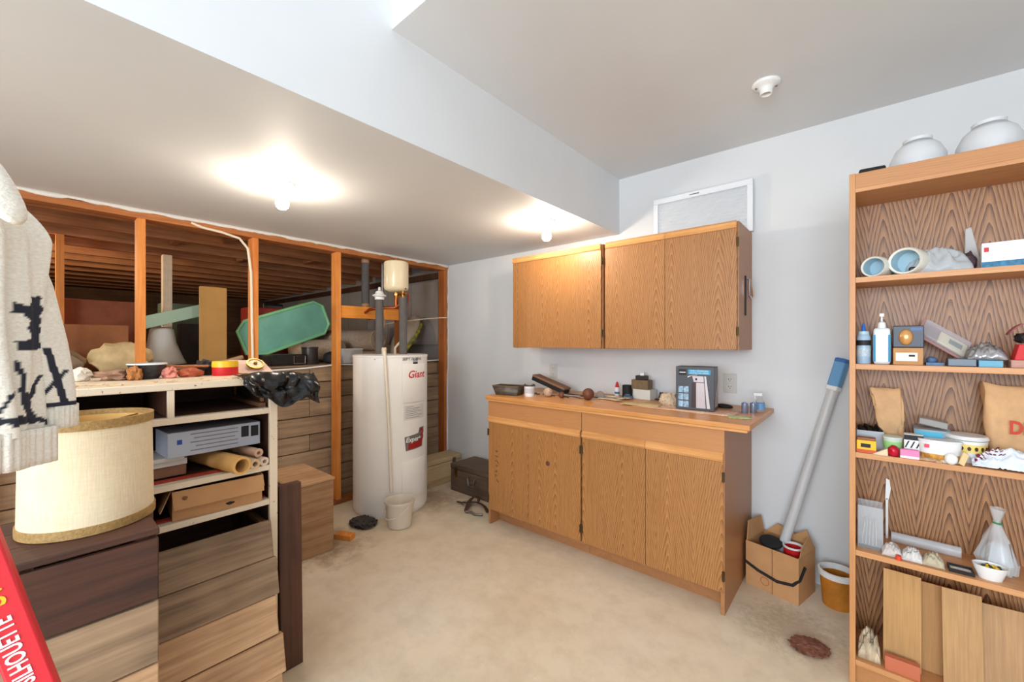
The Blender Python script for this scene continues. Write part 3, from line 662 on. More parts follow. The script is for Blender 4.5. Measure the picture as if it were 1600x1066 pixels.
# cardboard box in the lower opening
cb = thing('cardboard_box', 'open brown cardboard box with folded front flap in the dresser', 'box', (-1.80, 0.445, 0.704), R(-4))
mkobj('front_panel', MB().box(0.062, 0.067, -0.132, 0.130, 0, 0.098), CARD, cb)
mkobj('rear_panel', MB().box(-0.2, -0.195, -0.132, 0.130, 0, 0.098), CARDD, cb)
for s in (-1, 1): mkobj('side_panel', MB().box(-0.2, 0.062, min(s*0.13, s*0.126), max(s*0.13, s*0.126), 0, 0.096), CARD, cb)
mkobj('bottom_panel', MB().box(-0.195, 0.062, -0.126, 0.126, 0, 0.004), CARDD, cb)
fl = mkobj('front_flap', MB().prism([(0.068,-0.134,0.099),(0.068,0.133,0.099),(0.080,0.133,0.042),(0.080,-0.130,0.040)], (0.004,0,0.001)), CARD, cb)
mkobj('side_flap', MB().prism([(0.05,-0.133,0.098),(-0.19,-0.133,0.098),(-0.19,-0.158,0.03),(0.05,-0.160,0.03)], (0,-0.003,0)), CARD, cb)
mkobj('side_flap', MB().prism([(0.05,0.133,0.098),(-0.19,0.133,0.098),(-0.19,0.141,0.05),(0.05,0.141,0.05)], (0,0.003,0)), CARD, cb)
mkobj('torn_hole', MB().blob((0.068, 0.03, 0.02), (0.002,0.012,0.005), 0.5, 6, 2, 2, flat=False), INK, cb)
mkobj('stain', MB().blob((0.0795, -0.10, 0.075), (0.002,0.008,0.006), 0.5, 6, 5, 2, flat=False), mat('stain', (130,86,54), 0.8), cb)
solo('file_folder', 'brown file box standing beside the cardboard box', 'file box', MB().box(-0.2, 0.0, -0.02, 0.02, 0, 0.095), mat('file_card', (150,108,80), 0.8), (-1.79, 0.248, 0.704), 0)
# weathered planks stacked in the foot of the dresser and leaning out
for i, (z, x, dy, m) in enumerate(((0.035, -1.565, 0.0, GREYW2), (0.16, -1.585, 0.01, GREYW2), (0.29, -1.61, -0.005, GREYW2), (0.415, -1.64, 0.008, GREYW), (0.54, -1.672, 0.0, GREYW))):
    o = solo('leaning_plank', ['rough tan plank lying lowest in the leaning stack', 'pinkish tan plank second from the floor in the stack', 'tan split plank in the middle of the leaning stack', 'grey plank second from the top of the leaning stack', 'grey weathered plank topmost, just under the dresser rail'][i], 'plank', MB().box(-0.016, 0.016, -0.20, 0.18, -0.064, 0.064), m, (x, 0.403+dy, z+0.036), group='planks leaning on the dresser', rot=(0, R(-13), 0), bevel=0.004)
solo('dark_plank', 'dark brown upright plank leaning beside the dresser post', 'plank', MB().box(-0.035, 0.0, 0, 0.085, 0, 0.73), DARKW, (-1.735, 0.640, 0), rot=(0, R(-1.5), 0), bevel=0.003)
# slatted crate carrying the lampshade
cr = thing('wooden_crate', 'tall crate of weathered boards standing under the lampshade', 'crate', (-1.535, 0.045, 0))
for i in range(5):
    z0 = 0.01 + i*0.160
    m = [GREYW2, GREYW2, GREYW2, GREYW, DARKY][i]
    mkobj('board', MB().box(0.155, 0.172, -0.17, 0.17, z0, z0+0.155), m, cr, bevel=0.003)
    mkobj('board', MB().box(-0.17, 0.155, 0.155, 0.17, z0, z0+0.155), m, cr, bevel=0.003)
    mkobj('board', MB().box(-0.17, 0.155, -0.17, -0.155, z0, z0+0.155), m, cr, bevel=0.003)
for sx in (-0.155, 0.13):
    for sy in (-0.155, 0.13): mkobj('corner_post', MB().box(sx, sx+0.025, sy, sy+0.025, 0, 0.81), DARKW, cr)
for i in range(3): mkobj('lid_board', MB().box(-0.17+0.114*i, -0.058+0.114*i, -0.172, 0.172, 0.812, 0.828), DARKY, cr, bevel=0.003)
ls = thing('lampshade', 'cream linen drum lampshade with gold braid on a wooden crate', 'lampshade', (-1.56, 0.106, 0.829))
lsm = NG('linen_shade'); co = lsm.coords()
f1 = lsm.noise(lsm.scale(co, (400., 400., 25.)), 1.0, 2); f2 = lsm.noise(lsm.scale(co, (30., 30., 400.)), 1.0, 2)
lsm.lk(lsm.ramp(lsm.math('ADD', lsm.math('MULTIPLY', f1, .6), lsm.math('MULTIPLY', f2, .4)), [(0.3, lin((226,204,164))), (0.7, lin((244,228,196)))]), lsm.b.inputs['Base Color']); lsm.b.inputs['Roughness'].default_value = 0.85
SR = 0.128
mkobj('drum', MB().lathe([(SR,0.004),(SR-0.004,0.277),(SR-0.007,0.277),(SR-0.003,0.004),(SR,0.004)], 64), lsm.m, ls, angle=50)
mkobj('lining', MB().lathe([(SR-0.004,0.01),(SR-0.0085,0.272)], 64), mat('gold_lining', (226,180,104), 0.5), ls)
BRAID = mat('gold_braid', (176,140,84), 0.6, var=0.3, vs=140, bump=0.8, bs=260)
for r, z in ((SR-0.003, 0.256), (SR+0.0005, 0.001)):
    mkobj('braid_trim', MB().lathe([(r-0.005,z),(r+0.0025,z),(r+0.003,z+0.011),(r+0.0025,z+0.022),(r-0.006,z+0.022),(r-0.005,z)], 64), BRAID, ls)
mkobj('spider_frame', MB().tube([(SR-0.012,0,0.262),(0.015,0,0.25)], 0.0025, 6).tube([(-(SR-0.012)*0.5,(SR-0.012)*0.866,0.262),(-0.008,0.013,0.25)], 0.0025, 6).tube([(-(SR-0.012)*0.5,-(SR-0.012)*0.866,0.262),(-0.008,-0.013,0.25)], 0.0025, 6).tube([(0.015*math.cos(a),0.015*math.sin(a),0.25) for a in [2*PI*i/14 for i in range(14)]], 0.003, 6, closed=True), BRASS, ls)

# clutter on the dresser
ZD = 1.165
tn = thing('round_tin', 'small round tin with red body and yellow lid on the dresser', 'tin', (-2.0, 0.525, ZD))
mkobj('tin_body', MB().lathe([(0,0),(0.044,0),(0.045,0.002),(0.045,0.034),(0,0.034)], 28), RED, tn)
mkobj('tin_lid', MB().lathe([(0,0.034),(0.046,0.034),(0.046,0.050),(0.044,0.058),(0,0.059)], 28), mat('yellow_lid', (240,190,40), 0.4), tn)
bw = thing('patterned_bowl', 'black and white patterned bowl standing in front of the stud', 'bowl', (-2.02, 0.285, ZD))
mkobj('bowl_wall', MB().lathe([(0,0.002),(0.032,0),(0.040,0.012),(0.056,0.052),(0.052,0.052),(0.036,0.014),(0,0.008)], 28), mat('enamel_black', (52,52,58), 0.35, var=0.8, vs=60), bw)
mkobj('rim', MB().lathe([(0.052,0.052),(0.058,0.053),(0.058,0.057),(0.052,0.057),(0.052,0.052)], 28), WPL, bw)
for i, (x, y, sz, rgb, lb, nm, ct) in enumerate(((-2.03,0.205,(0.035,0.052,0.02),(168,128,100),'rough brown stone lying on the dresser','stone','stone'),
      (-2.06,0.115,(0.024,0.026,0.024),(232,222,206),'crumpled white cloth wad at the dresser corner','cloth_wad','cloth'),
      (-1.97,0.245,(0.022,0.022,0.026),(176,112,58),'amber brown lump beside the patterned bowl','resin_lump','lump'),
      (-2.0,0.345,(0.028,0.022,0.022),(222,140,124),'pink crumpled wrapper beside the patterned bowl','pink_wrapper','wrapper'),
      (-2.0,0.41,(0.022,0.036,0.018),(176,84,52),'rust red crumpled wrapper beside the pink one','rust_wrapper','wrapper'),
      (-2.06,0.47,(0.030,0.030,0.034),(40,34,32),'black rounded lump beside the red tin','black_lump','lump'))):
    solo(nm, lb, ct, MB().blob((0,0,0), sz, 0.45, 7, i+2, 3, ridged=(i in (1, 3, 4))), mat(nm+'_surface', rgb, 0.7, var=0.25, vs=60), (x, y, ZD))
solo('wooden_stick', 'thin brown stick lying across the wrappers on the dresser', 'stick', MB().cyl((0,-0.07,0.043), (0.01,0.07,0.040), 0.005, n=8), mat('stick_wood', (170,100,60), 0.6), (-2.02, 0.40, ZD))
chp = MB()
for k in range(26):
    y = random.uniform(0.03, 0.6); x = random.uniform(-1.86, -1.74); s = random.uniform(0.006, 0.02)
    chp.obox((x, y, ZD+0.002), (s, s*random.uniform(0.8,2.2), 0.003), (0, 0, random.uniform(0, 3)))
so = mkobj('paint_flakes', chp, mat('flake', (226,196,156), 0.7), None); so['kind'] = 'stuff'; so['label'] = 'curled paint flakes scattered along the dresser front'; so['category'] = 'paint flakes'
dg = thing('dial_gauge', 'round cream dial on a pink card on the dresser corner', 'dial', (-2.055, 0.655, ZD))
mkobj('card', xf(MB().prism([(-0.06,-0.11,0),(0.06,-0.10,0),(0.07,0.03,0),(-0.05,0.02,0)], (0,0,0.004)), Matrix.Translation((0.0,0.02,0.028)) @ Matrix.Rotation(R(25), 4, 'Y')), mat('pink_card', (232,196,176), 0.7), dg)
DM = Matrix.Translation((0.02, -0.01, 0.036)) @ Matrix.Rotation(R(38), 4, 'Y')
mkobj('dial_rim', MB().lathe([(0.028,0),(0.034,0.002),(0.034,0.01),(0.028,0.01),(0.028,0)], 28, DM), BRASS, dg)
mkobj('dial_face', MB().lathe([(0,0.004),(0.028,0.004),(0.028,0.006),(0,0.006)], 28, DM), mat('dial_cream', (240,226,186), 0.5), dg)
mkobj('knob', MB().lathe([(0,0.006),(0.008,0.006),(0.006,0.016),(0,0.018)], 12, DM), BRASS, dg)
# black bin bag draped over the dresser corner
bg = MB()
def bagf(u, v):
    y = 0.50 + 0.27*u
    z = ZD + 0.012 + 0.018*noise.noise(Vector((u*5, v*4, 1))) - max(0, v-0.45)*0.17*(0.35+0.9*math.sin(PI*min(1, u*0.95))) - (0.14*max(0, v-0.5)*max(0, (u-0.82)/0.18))
    if u > 0.52: z -= 0.02*(u-0.5)
    x = XD - 0.10 + 0.128*min(1, v/0.55) + 0.026*noise.noise(Vector((u*6, v*5, 4))) + 0.010*noise.noise(Vector((u*13, v*5, 9)))
    return (x + 0.03*(v > .5)*(v-.5), y, z)
bg.grid(bagf, 44, 26)
solo('bin_bag', 'shiny black plastic bag draped over the dresser corner', 'bag', bg, mat('bag_black', (20,19,20), 0.22), solid=0.002)

# ------------------------------------------------------------------ sweater, rack, red carton at the left
KX, KY = -1.10, -0.165
swt = thing('knit_sweater', 'thick cream knitted cardigan with dark deer pattern hanging on a rack', 'sweater', (KX, KY, 1.0))
kn = NG('cream_knit'); at = kn.n('ShaderNodeAttribute'); at.attribute_name = 'pattern'; co = kn.coords()
wv = kn.noise(kn.scale(co, (1., 1., 2.2)), 170, 2)
base = kn.ramp(wv, [(0.3, lin((238,228,210))), (0.7, lin((252,247,238)))])
kn.lk(kn.mix(at.outputs['Fac'], base, lin((44,46,58))), kn.b.inputs['Base Color']); kn.b.inputs['Roughness'].default_value = 0.95
kn.bump(wv, 0.5, 0.003)
KNIT = kn.m
def pattern(o, fn):
    me = o.data; a = me.attributes.new('pattern', 'FLOAT', 'POINT')
    for i, v in enumerate(me.vertices): a.data[i].value = fn(v.co)
def deer(p):
    y, z = p.y + KY, p.z + 1.0
    jag = 0.006*noise.noise(Vector((y*60, z*60, 0)))
    y += jag; z += jag
    # stepped animal motif with antler branches below it
    if p.x < 0: return 0.0
    bar = 0.002 < y < 0.014 and 1.289 < z < 1.378
    arm = -0.018 < y < 0.004 and abs(z - (1.358 - 0.35*(y+0.018))) < 0.011
    foot = -0.013 < y < 0.010 and 1.286 < z < 1.304
    stem = abs(y - (-0.011 + 0.11*(1.268-z))) < 0.0042 and 1.158 < z < 1.27
    br = abs(y - (0.0 + 0.35*(z-1.205))) < 0.0026 and 1.20 < z < 1.243
    br2 = abs(y - (-0.030 + 0.5*(z-1.19))) < 0.003 and 1.18 < z < 1.218
    br3 = abs(y - (0.006 - 0.25*(z-1.175))) < 0.0026 and 1.17 < z < 1.20
    band = abs(z - (1.172 - 0.25*(y+0.02))) < 0.0055
    return 1.0 if (bar or arm or foot or stem or br or br2 or br3 or band) else 0.0
bd = MB()
def bodyf(u, v):
    a = 2*PI*u; z = 0.145 + 0.455*v
    wy = (0.195 + 0.012*math.sin(3*a+2*v)) * (1.0 if v < 0.72 else 1.0 - 0.62*((v-0.72)/0.28)**1.6)
    wx = 0.085*(1.0 - 0.25*v)
    fold = 1 + 0.055*(1-v*0.6)*math.sin(9*a + 1.5*math.sin(4*v)) + 0.03*math.sin(17*a)
    return (wx*math.cos(a)*fold, wy*math.sin(a)*fold*0.94, z)
bd.grid(bodyf, 260, 170, wrap=True)
o = mkobj('body', bd, KNIT, swt, angle=180); pattern(o, deer)
hm = MB()
hm.grid(lambda u, v: ((0.083+0.003*math.sin(2*PI*u*70))*math.cos(2*PI*u)*(1+0.055*math.sin(18*PI*u)), (0.186+0.003*math.sin(2*PI*u*70))*math.sin(2*PI*u)*(1+0.04*math.sin(18*PI*u+0.6)), 0.098+0.062*v-0.008*math.sin(2*PI*u)), 420, 6, wrap=True)
mkobj('hem_ribbing', hm, KNIT, swt, solid=0.008, angle=180)
for s in (1, -1):
    sl = MB(); path = [Vector(p) for p in ((-0.03,0.10*s,0.545), (-0.03,0.135*s,0.48), (-0.03,0.160*s,0.40), (-0.03,0.180*s,0.30), (-0.03,0.192*s,0.22), (-0.03,0.196*s,0.185))]
    N = 60
    def slf(u, v, s=s, path=path):
        q = v*(len(path)-1); i = min(int(q), len(path)-2); p = path[i].lerp(path[i+1], q-i); a = 2*PI*u
        r = 0.036 - 0.008*v; f = 1 + 0.08*math.sin(5*a+3*v)
        return (p.x + r*1.1*math.cos(a)*f, p.y + r*math.sin(a)*f, p.z)
    sl.grid(slf, 90, 130, wrap=True)
    o = mkobj('sleeve', sl, KNIT, swt, angle=180)
    pattern(o, lambda p, s=s: 1.0 if (0.125 < p.z - 0.0 and ((abs((p.y*s-0.190)-0.22*(0.27-p.z)) < 0.005 and 0.18 < p.z < 0.29) or (abs((p.y*s-0.20)+0.7*(0.235-p.z)) < 0.004 and 0.20 < p.z < 0.25) or 0.185 < p.z < 0.192)) else 0.0)
    cf = MB(); cf.grid(lambda u, v, s=s: (-0.03+(0.027+0.0025*math.sin(2*PI*u*26))*math.cos(2*PI*u), 0.196*s+(0.026+0.0025*math.sin(2*PI*u*26))*math.sin(2*PI*u), 0.185-0.04*v), 156, 4, wrap=True)
    mkobj('cuff', cf, KNIT, swt, solid=0.006, angle=180)
clr = MB()
clr.prism([(0.055,0.03,0.66),(0.06,0.10,0.63),(0.075,0.145,0.575),(0.085,0.178,0.487),(0.085,0.155,0.468),(0.085,0.12,0.50),(0.08,0.06,0.56),(0.06,0.0,0.60)], (0.035,0,0))
mkobj('collar', clr, KNIT, swt, sub=2, angle=180)
clr = MB().prism([(0.055,-0.03,0.66),(0.06,0.0,0.60),(0.08,-0.06,0.56),(0.085,-0.12,0.50),(0.085,-0.155,0.468),(0.085,-0.178,0.487),(0.075,-0.145,0.575),(0.06,-0.10,0.63)], (0.035,0,0))
mkobj('collar', clr, KNIT, swt, sub=2, angle=180)
hg = thing('coat_hanger', 'wooden coat hanger inside the knitted cardigan', 'hanger', (KX, KY, 1.58))
mkobj('shoulder_bar', MB().tube([(0,-0.13,-0.06),(0,-0.06,-0.02),(0,0,0.0),(0,0.06,-0.02),(0,0.13,-0.06)], 0.009, 8), STUD, hg)
mkobj('hook', MB().tube([(0,0,0),(0,0,0.10),(0,0.018,0.125),(0,0.0,0.146),(0,-0.018,0.125)], 0.003, 6), CHROME, hg)
rk = thing('garment_rack', 'steel garment rack carrying the knitted cardigan', 'rack', (-1.40, KY, 0))
mkobj('rail', MB().cyl((-0.5,0,1.715), (0.55,0,1.715), 0.0125, n=14), CHROME, rk)
for x in (-0.5, 0.55):
    mkobj('upright', MB().cyl((x,0,0.02), (x,0,1.715), 0.0125, n=14), CHROME, rk)
    mkobj('foot', MB().cyl((x,-0.30,0.02), (x,0.03,0.02), 0.015, n=10), CHROME, rk)
# long red carton leaning
a_b = Vector((-0.66, 0.21, 0.0)); a_t = Vector((-0.985, -0.062, 1.06))
ax = (a_t-a_b).normalized()
toc = Vector((0.75, -0.10, 0.25)); nn = (toc - ax*toc.dot(ax)).normalized(); sd = ax.cross(nn)
RM = Matrix(((sd.x, ax.x, nn.x, a_b.x), (sd.y, ax.y, nn.y, a_b.y), (sd.z, ax.z, nn.z, a_b.z), (0,0,0,1)))
rb = thing('red_carton', 'long bright red carton with white lettering leaning by the crate', 'carton', (0,0,0))
rb.matrix_world = RM
REDB = mat('red_carton_print', (226,44,54), 0.45)
L = (a_t-a_b).length
mkobj('carton', MB().box(-0.021, 0.021, 0.022, L, -0.035, 0.0), REDB, rb, bevel=0.003)
mkobj('product_name', xf(text_mb('SILHOUETTE', 0.027, 0.0004, bold=0.0006), Matrix.Translation((-0.003, 0.925, 0.0008)) @ Matrix.Rotation(R(90), 4, 'Z') @ Matrix.Diagonal((0.66,1,1,1))), WPL, rb)
mkobj('maker_name', xf(text_mb('SW', 0.030, 0.0004, bold=0.0008), Matrix.Translation((-0.003, 1.015, 0.0008)) @ Matrix.Rotation(R(90), 4, 'Z')), mat('yellow_print', (248,196,40), 0.5), rb)

# ------------------------------------------------------------------ things on the worktop
lp = thing('loaf_pan', 'dark metal loaf pan at the end of the worktop', 'pan', (-1.945, 2.245, CT), R(12))
mkobj('pan', MB().add([(-0.085,-0.045,0),(0.085,-0.045,0),(0.085,0.045,0),(-0.085,0.045,0),(-0.105,-0.062,0.065),(0.105,-0.062,0.065),(0.105,0.062,0.065),(-0.105,0.062,0.065)], [(0,1,2,3),(0,1,5,4),(1,2,6,5),(2,3,7,6),(3,0,4,7)]), mat('pan_steel', (92,84,74), 0.45, 0.5, var=0.3), lp, solid=0.003)
mkobj('rim', MB().tube([(-0.105,-0.062,0.065),(0.105,-0.062,0.065),(0.105,0.062,0.065),(-0.105,0.062,0.065)], 0.004, 6, closed=True), mat('pan_rim', (132,114,92), 0.45, 0.5), lp)
pt = thing('paint_tub', 'small white paint tub with a dark lid on the worktop', 'tub', (-1.785, 2.275, CT))
mkobj('tub', MB().lathe([(0,0),(0.034,0),(0.037,0.07),(0,0.07)], 24), WPL, pt)
mkobj('lid', MB().lathe([(0,0.07),(0.040,0.07),(0.040,0.080),(0.036,0.084),(0.028,0.082),(0,0.082)], 24), mat('dark_lid', (74,68,66), 0.4), pt)
mkobj('lid_disc', MB().lathe([(0,0.0825),(0.024,0.0825),(0.024,0.0835),(0,0.0835)], 20), WPL, pt)
mkobj('label_print', MB().lathe([(0.0358,0.022),(0.0372,0.056)], 24), mat('tub_label', (206,204,206), 0.6), pt)
sb = thing('sanding_float', 'dark sanding float with brown board tilted on the worktop scraps', 'float', (-1.80, 2.53, CT))
mkobj('board', xf(MB().box(-0.15, 0.15, -0.045, 0.045, 0, 0.014), Matrix.Translation((0.02,0.0,0.075)) @ Matrix.Rotation(R(17), 4, 'Y')), mat('float_brown', (134,96,72), 0.6), sb, bevel=0.003)
mkobj('black_pad', xf(MB().box(-0.15, 0.145, -0.043, 0.043, -0.03, 0), Matrix.Translation((0.02,0.0,0.075)) @ Matrix.Rotation(R(17), 4, 'Y')), BLACKM, sb, bevel=0.003)
SCR = mat('scrap_metal', (96,86,76), 0.5, 0.5, var=0.3)
for i in range(9):
    x = -1.93 + 0.062*i + random.uniform(-0.01, 0.01); y = 2.40 + (0.022 if i % 2 else -0.018); a = random.uniform(-0.5, 0.5)
    solo('metal_scrap', 'short rusty metal scrap in the heap beside the sanding float', 'scrap', MB().box(-0.024, 0.024, -0.006, 0.006, 0, 0.006).cyl((0.024,0,0.004), (0.032,0,0.004), 0.004, n=8), SCR, (x, y, CT), a, group='rusty scraps on the worktop', bevel=0.001)
solo('grey_file', 'long dark steel file lying behind the wooden balls', 'file', MB().box(-0.16, 0.10, -0.011, 0.011, 0, 0.008).box(0.10, 0.16, -0.005, 0.005, 0.001, 0.007), mat('file_steel', (80,74,70), 0.5, 0.7), (-1.53, 2.51, CT), R(-6), bevel=0.001)
solo('pale_ball', 'pale wooden ball beside the paint tub', 'ball', MB().lathe([(0.031*math.sin(PI*i/14), 0.031-0.031*math.cos(PI*i/14)) for i in range(15)], 24), mat('pale_ball_wood', (196,164,136), 0.6, var=0.15), (-1.665, 2.33, CT))
solo('brown_ball', 'dark brown wooden ball standing by the loose papers', 'ball', MB().lathe([(0.038*math.sin(PI*i/14), 0.038-0.038*math.cos(PI*i/14)) for i in range(15)], 24), mat('brown_ball_wood', (112,66,46), 0.5, var=0.1), (-1.375, 2.375, CT))
mt = thing('mallet', 'small brown ball headed mallet lying between the wooden balls', 'mallet', (-1.555, 2.335, CT))
mkobj('head', MB().lathe([(0.021*math.sin(PI*i/12), 0.021-0.021*math.cos(PI*i/12)) for i in range(13)], 18), mat('brown_ball_wood', (112,66,46)), mt)
mkobj('shaft', MB().cyl((0.018,0.004,0.021), (0.125,0.03,0.018), 0.006, n=10), STEEL, mt)
gd = thing('glass_dome', 'small clear glass dome among the loose papers', 'dome', (-1.39, 2.56, CT))
mkobj('dome', MB().lathe([(0.032*math.cos(PI/2*i/8), 0.004+0.036*math.sin(PI/2*i/8)) for i in range(9)], 20), CLEAR, gd)
mkobj('base', MB().lathe([(0,0),(0.036,0),(0.036,0.004),(0,0.004)], 20), GREYP, gd)
for i, (x, y, a) in enumerate(((-1.30,2.47,0.3),(-1.22,2.44,-0.5),(-1.20,2.52,0.9),(-1.28,2.53,-0.2))):
    solo('paper_scrap', 'small cream paper scrap lying beside the brown wooden ball', 'paper', MB().grid(lambda u, v: ((u-.5)*0.09, (v-.5)*0.055, 0.003+0.006*abs(noise.noise(Vector((u*3+i, v*2, 0))))), 7, 5), mat('cream_paper', (226,206,172), 0.8), (x, y, CT+0.001+0.004*i), a, group='paper scraps on the worktop', solid=0.0012)
gl = thing('super_glue', 'small white glue bottle with red cap against the wall', 'bottle', (-1.315, 2.665, CT))
mkobj('bottle', MB().lathe([(0,0),(0.016,0),(0.017,0.004),(0.017,0.058),(0.010,0.066),(0,0.066)], 18), WPL, gl)
mkobj('cap', MB().lathe([(0,0.064),(0.014,0.064),(0.011,0.08),(0.006,0.1),(0,0.102)], 16), RED, gl)
mkobj('label_band', MB().lathe([(0.0174,0.018),(0.0174,0.032)], 18), mat('blue_band', (60,100,150), 0.5), gl)
solo('black_can', 'matt black canister standing by the red capped glue', 'canister', MB().lathe([(0,0),(0.032,0),(0.033,0.003),(0.033,0.08),(0.03,0.084),(0,0.084)], 24), BLACKM, (-1.235, 2.655, CT))
solo('blue_gadget', 'small blue and black gadget in front of the canister', 'gadget', MB().box(-0.03, 0.03, -0.015, 0.015, 0, 0.02).box(-0.02, 0.014, -0.01, 0.01, 0.02, 0.032), mat('gadget_blue', (70,90,112), 0.5), (-1.20, 2.595, CT), 0.3, bevel=0.003)
solo('white_carton', 'plain white carton at the foot of the box stack', 'carton', MB().box(-0.062, 0.062, -0.04, 0.04, 0, 0.065), mat('carton_white', (216,214,204), 0.6), (-1.115, 2.66, CT), R(-8), bevel=0.002)
solo('brown_carton', 'brown printed carton in the middle of the box stack', 'carton', MB().box(-0.058, 0.058, -0.036, 0.036, 0, 0.060), mat('carton_brown', (124,102,72), 0.6, var=0.2, vs=50), (-1.135, 2.665, CT+0.0655), R(-4), bevel=0.002)
solo('black_carton', 'small black carton near the top of the box stack', 'carton', MB().box(-0.035, 0.035, -0.025, 0.025, 0, 0.028), mat('carton_black', (46,40,36), 0.5), (-1.135, 2.665, CT+0.126), R(-2), bevel=0.002)
solo('plug_adapter', 'tiny white plug adapter topping the box stack', 'plug', MB().box(-0.012, 0.012, -0.01, 0.01, 0, 0.016).cyl((-0.006,0,0.016), (-0.006,0,0.026), 0.002, n=6).cyl((0.006,0,0.016), (0.006,0,0.026), 0.002, n=6), WPL, (-1.13, 2.66, CT+0.1545), 0.2)
bc = thing('spring_clamp', 'small black spring clamp standing beside the white carton', 'clamp', (-1.00, 2.645, CT))
mkobj('jaw', MB().prism([(-0.02,0,0),(-0.008,0,0),(0.0,0,0.05),(-0.008,0,0.055)], (0,0.014,0)), BLACK, bc)
mkobj('jaw', MB().prism([(0.02,0,0),(0.008,0,0),(0.0,0,0.05),(0.008,0,0.055)], (0,0.014,0)), BLACK, bc)
mkobj('pivot', MB().cyl((0,-0.002,0.036), (0,0.016,0.036), 0.007, n=12), STEEL, bc)
mkobj('base_bar', MB().box(-0.04, 0.03, -0.002, 0.016, -0.0, 0.01), BLACK, bc)
solo('curled_sheet', 'curled white sheet lying beside the spring clamp', 'paper', MB().grid(lambda u, v: (-0.08+0.17*u, -0.05+0.09*v, 0.004+0.022*(2*u-1)**2), 14, 4), WPAPER, (-0.90, 2.60, CT), 0.1, solid=0.001)
solo('torn_bag', 'crumpled cream paper bag beside the boxed can opener', 'bag', MB().blob((0,0,0), (0.05,0.045,0.038), 0.5, 9, 4, 4, ridged=True), mat('torn_bag_paper', (214,188,160), 0.8, var=0.25, vs=40), (-0.885, 2.48, CT), angle=180)
NEWS = NG('newsprint'); nco = NEWS.coords()
nl = NEWS.noise(NEWS.scale(nco, (60., 240., 1.)), 1.0, 2); nb = NEWS.noise(nco, 12, 2)
NEWS.lk(NEWS.mix(NEWS.ramp(nl, [(0.5, (0,0,0,1)), (0.56, (0.5,0.5,0.5,1))]), NEWS.ramp(nb, [(0.4, lin((236,180,150))), (0.6, lin((238,210,178)))]), lin((150,86,66))), NEWS.b.inputs['Base Color']); NEWS.b.inputs['Roughness'].default_value = 0.85
solo('newspaper_sheet', 'salmon newspaper sheet spread under the boxed can opener', 'newspaper', MB().grid(lambda u, v: (-0.27+0.54*u, -0.085+0.2*v, 0.002+0.0012*noise.noise(Vector((u*4, v*3, 2)))), 14, 6), NEWS.m, (-0.775, 2.385, CT), R(-2), solid=0.001)
solo('cream_flyer', 'cream printed flyer overlapping the salmon newspaper', 'flyer', MB().grid(lambda u, v: (-0.11+0.22*u, -0.06+0.12*v, 0.006+0.002*noise.noise(Vector((u*4, v*3, 5)))), 8, 5), mat('flyer_print', (222,196,142), 0.8, var=0.25, vs=30), (-1.02, 2.385, CT), R(10), solid=0.001)
# boxed can opener
co_ = thing('can_opener_box', 'tall dark grey printed box of a stainless electric can opener', 'box', (-0.715, 2.425, CT+0.0055), R(5))
bxw, bxd, bxh = 0.098, 0.058, 0.236
mkobj('carton', MB().box(-bxw, bxw, -bxd, bxd, 0, bxh), mat('box_slate', (70,72,78), 0.4), co_, bevel=0.002)
yf = -bxd-0.0008
mkobj('title_band', MB().box(-0.032, 0.08, yf, yf+0.0006, 0.195, 0.220), mat('cyan_band', (60,162,206), 0.5), co_)
mkobj('title', xf(text_mb('3-IN-1 STAINLESS', 0.0118, 0.0003), facing((0.024, yf-0.0004, 0.2135), (1,0,0), (0,0,1))), WPL, co_)
mkobj('subtitle', xf(text_mb('ELECTRIC CAN OPENER', 0.0088, 0.0003), facing((0.024, yf-0.0004, 0.2015), (1,0,0), (0,0,1))), WPL, co_)
mkobj('logo_patch', MB().box(-0.082, -0.042, yf, yf+0.0006, 0.190, 0.221), INK, co_)
mkobj('logo_line', MB().box(-0.078, -0.046, yf-0.0003, yf, 0.202, 0.2065), WPL, co_)
mkobj('opener_body', MB().prism([(0.008,yf,0.012),(0.056,yf,0.012),(0.048,yf,0.150),(0.008,yf,0.150)], (0,0.0006,0)), mat('opener_silver', (190,176,178), 0.3, 0.3), co_)
mkobj('opener_head', MB().prism([(-0.004,yf,0.154),(0.047,yf,0.154),(0.045,yf,0.186),(-0.012,yf,0.186)], (0,0.0006,0)), mat('opener_silver', (190,176,178)), co_)
mkobj('opener_shade', MB().prism([(-0.018,yf+0.0002,0.012),(0.008,yf+0.0002,0.012),(0.008,yf+0.0002,0.15),(-0.014,yf+0.0002,0.15)], (0,0.0006,0)), mat('opener_maroon', (58,36,38), 0.4), co_)
mkobj('opener_edge', MB().prism([(0.062,yf,0.012),(0.078,yf,0.012),(0.058,yf,0.186),(0.049,yf,0.186)], (0,0.0006,0)), mat('opener_bright', (214,206,206), 0.3), co_)
mkobj('opener_lever', MB().tube([(-0.034,yf,0.178),(-0.014,yf-0.0003,0.188),(0.014,yf,0.192)], 0.0035, 6), CHROME, co_)
mkobj('opener_button', MB().box(0.004, 0.013, yf-0.0003, yf+0.0003, 0.163, 0.175), INK, co_)
for r in range(3):
    for c in range(2):
        mkobj('feature_picture', MB().box(-0.084+0.028*c, -0.059+0.028*c, yf, yf+0.0006, 0.013+0.040*r, 0.047+0.040*r), mat('feature_blue', (160,190,214), 0.5, var=0.6, vs=70), co_)
mkobj('side_print', MB().prism([(bxw+0.0006,-0.045,0.02),(bxw+0.0006,0.045,0.02),(bxw+0.0006,0.05,0.16),(bxw+0.0006,-0.03,0.08)], (0.0005,0,0)), mat('side_print_pink', (176,160,158), 0.5, var=0.4, vs=30), co_)
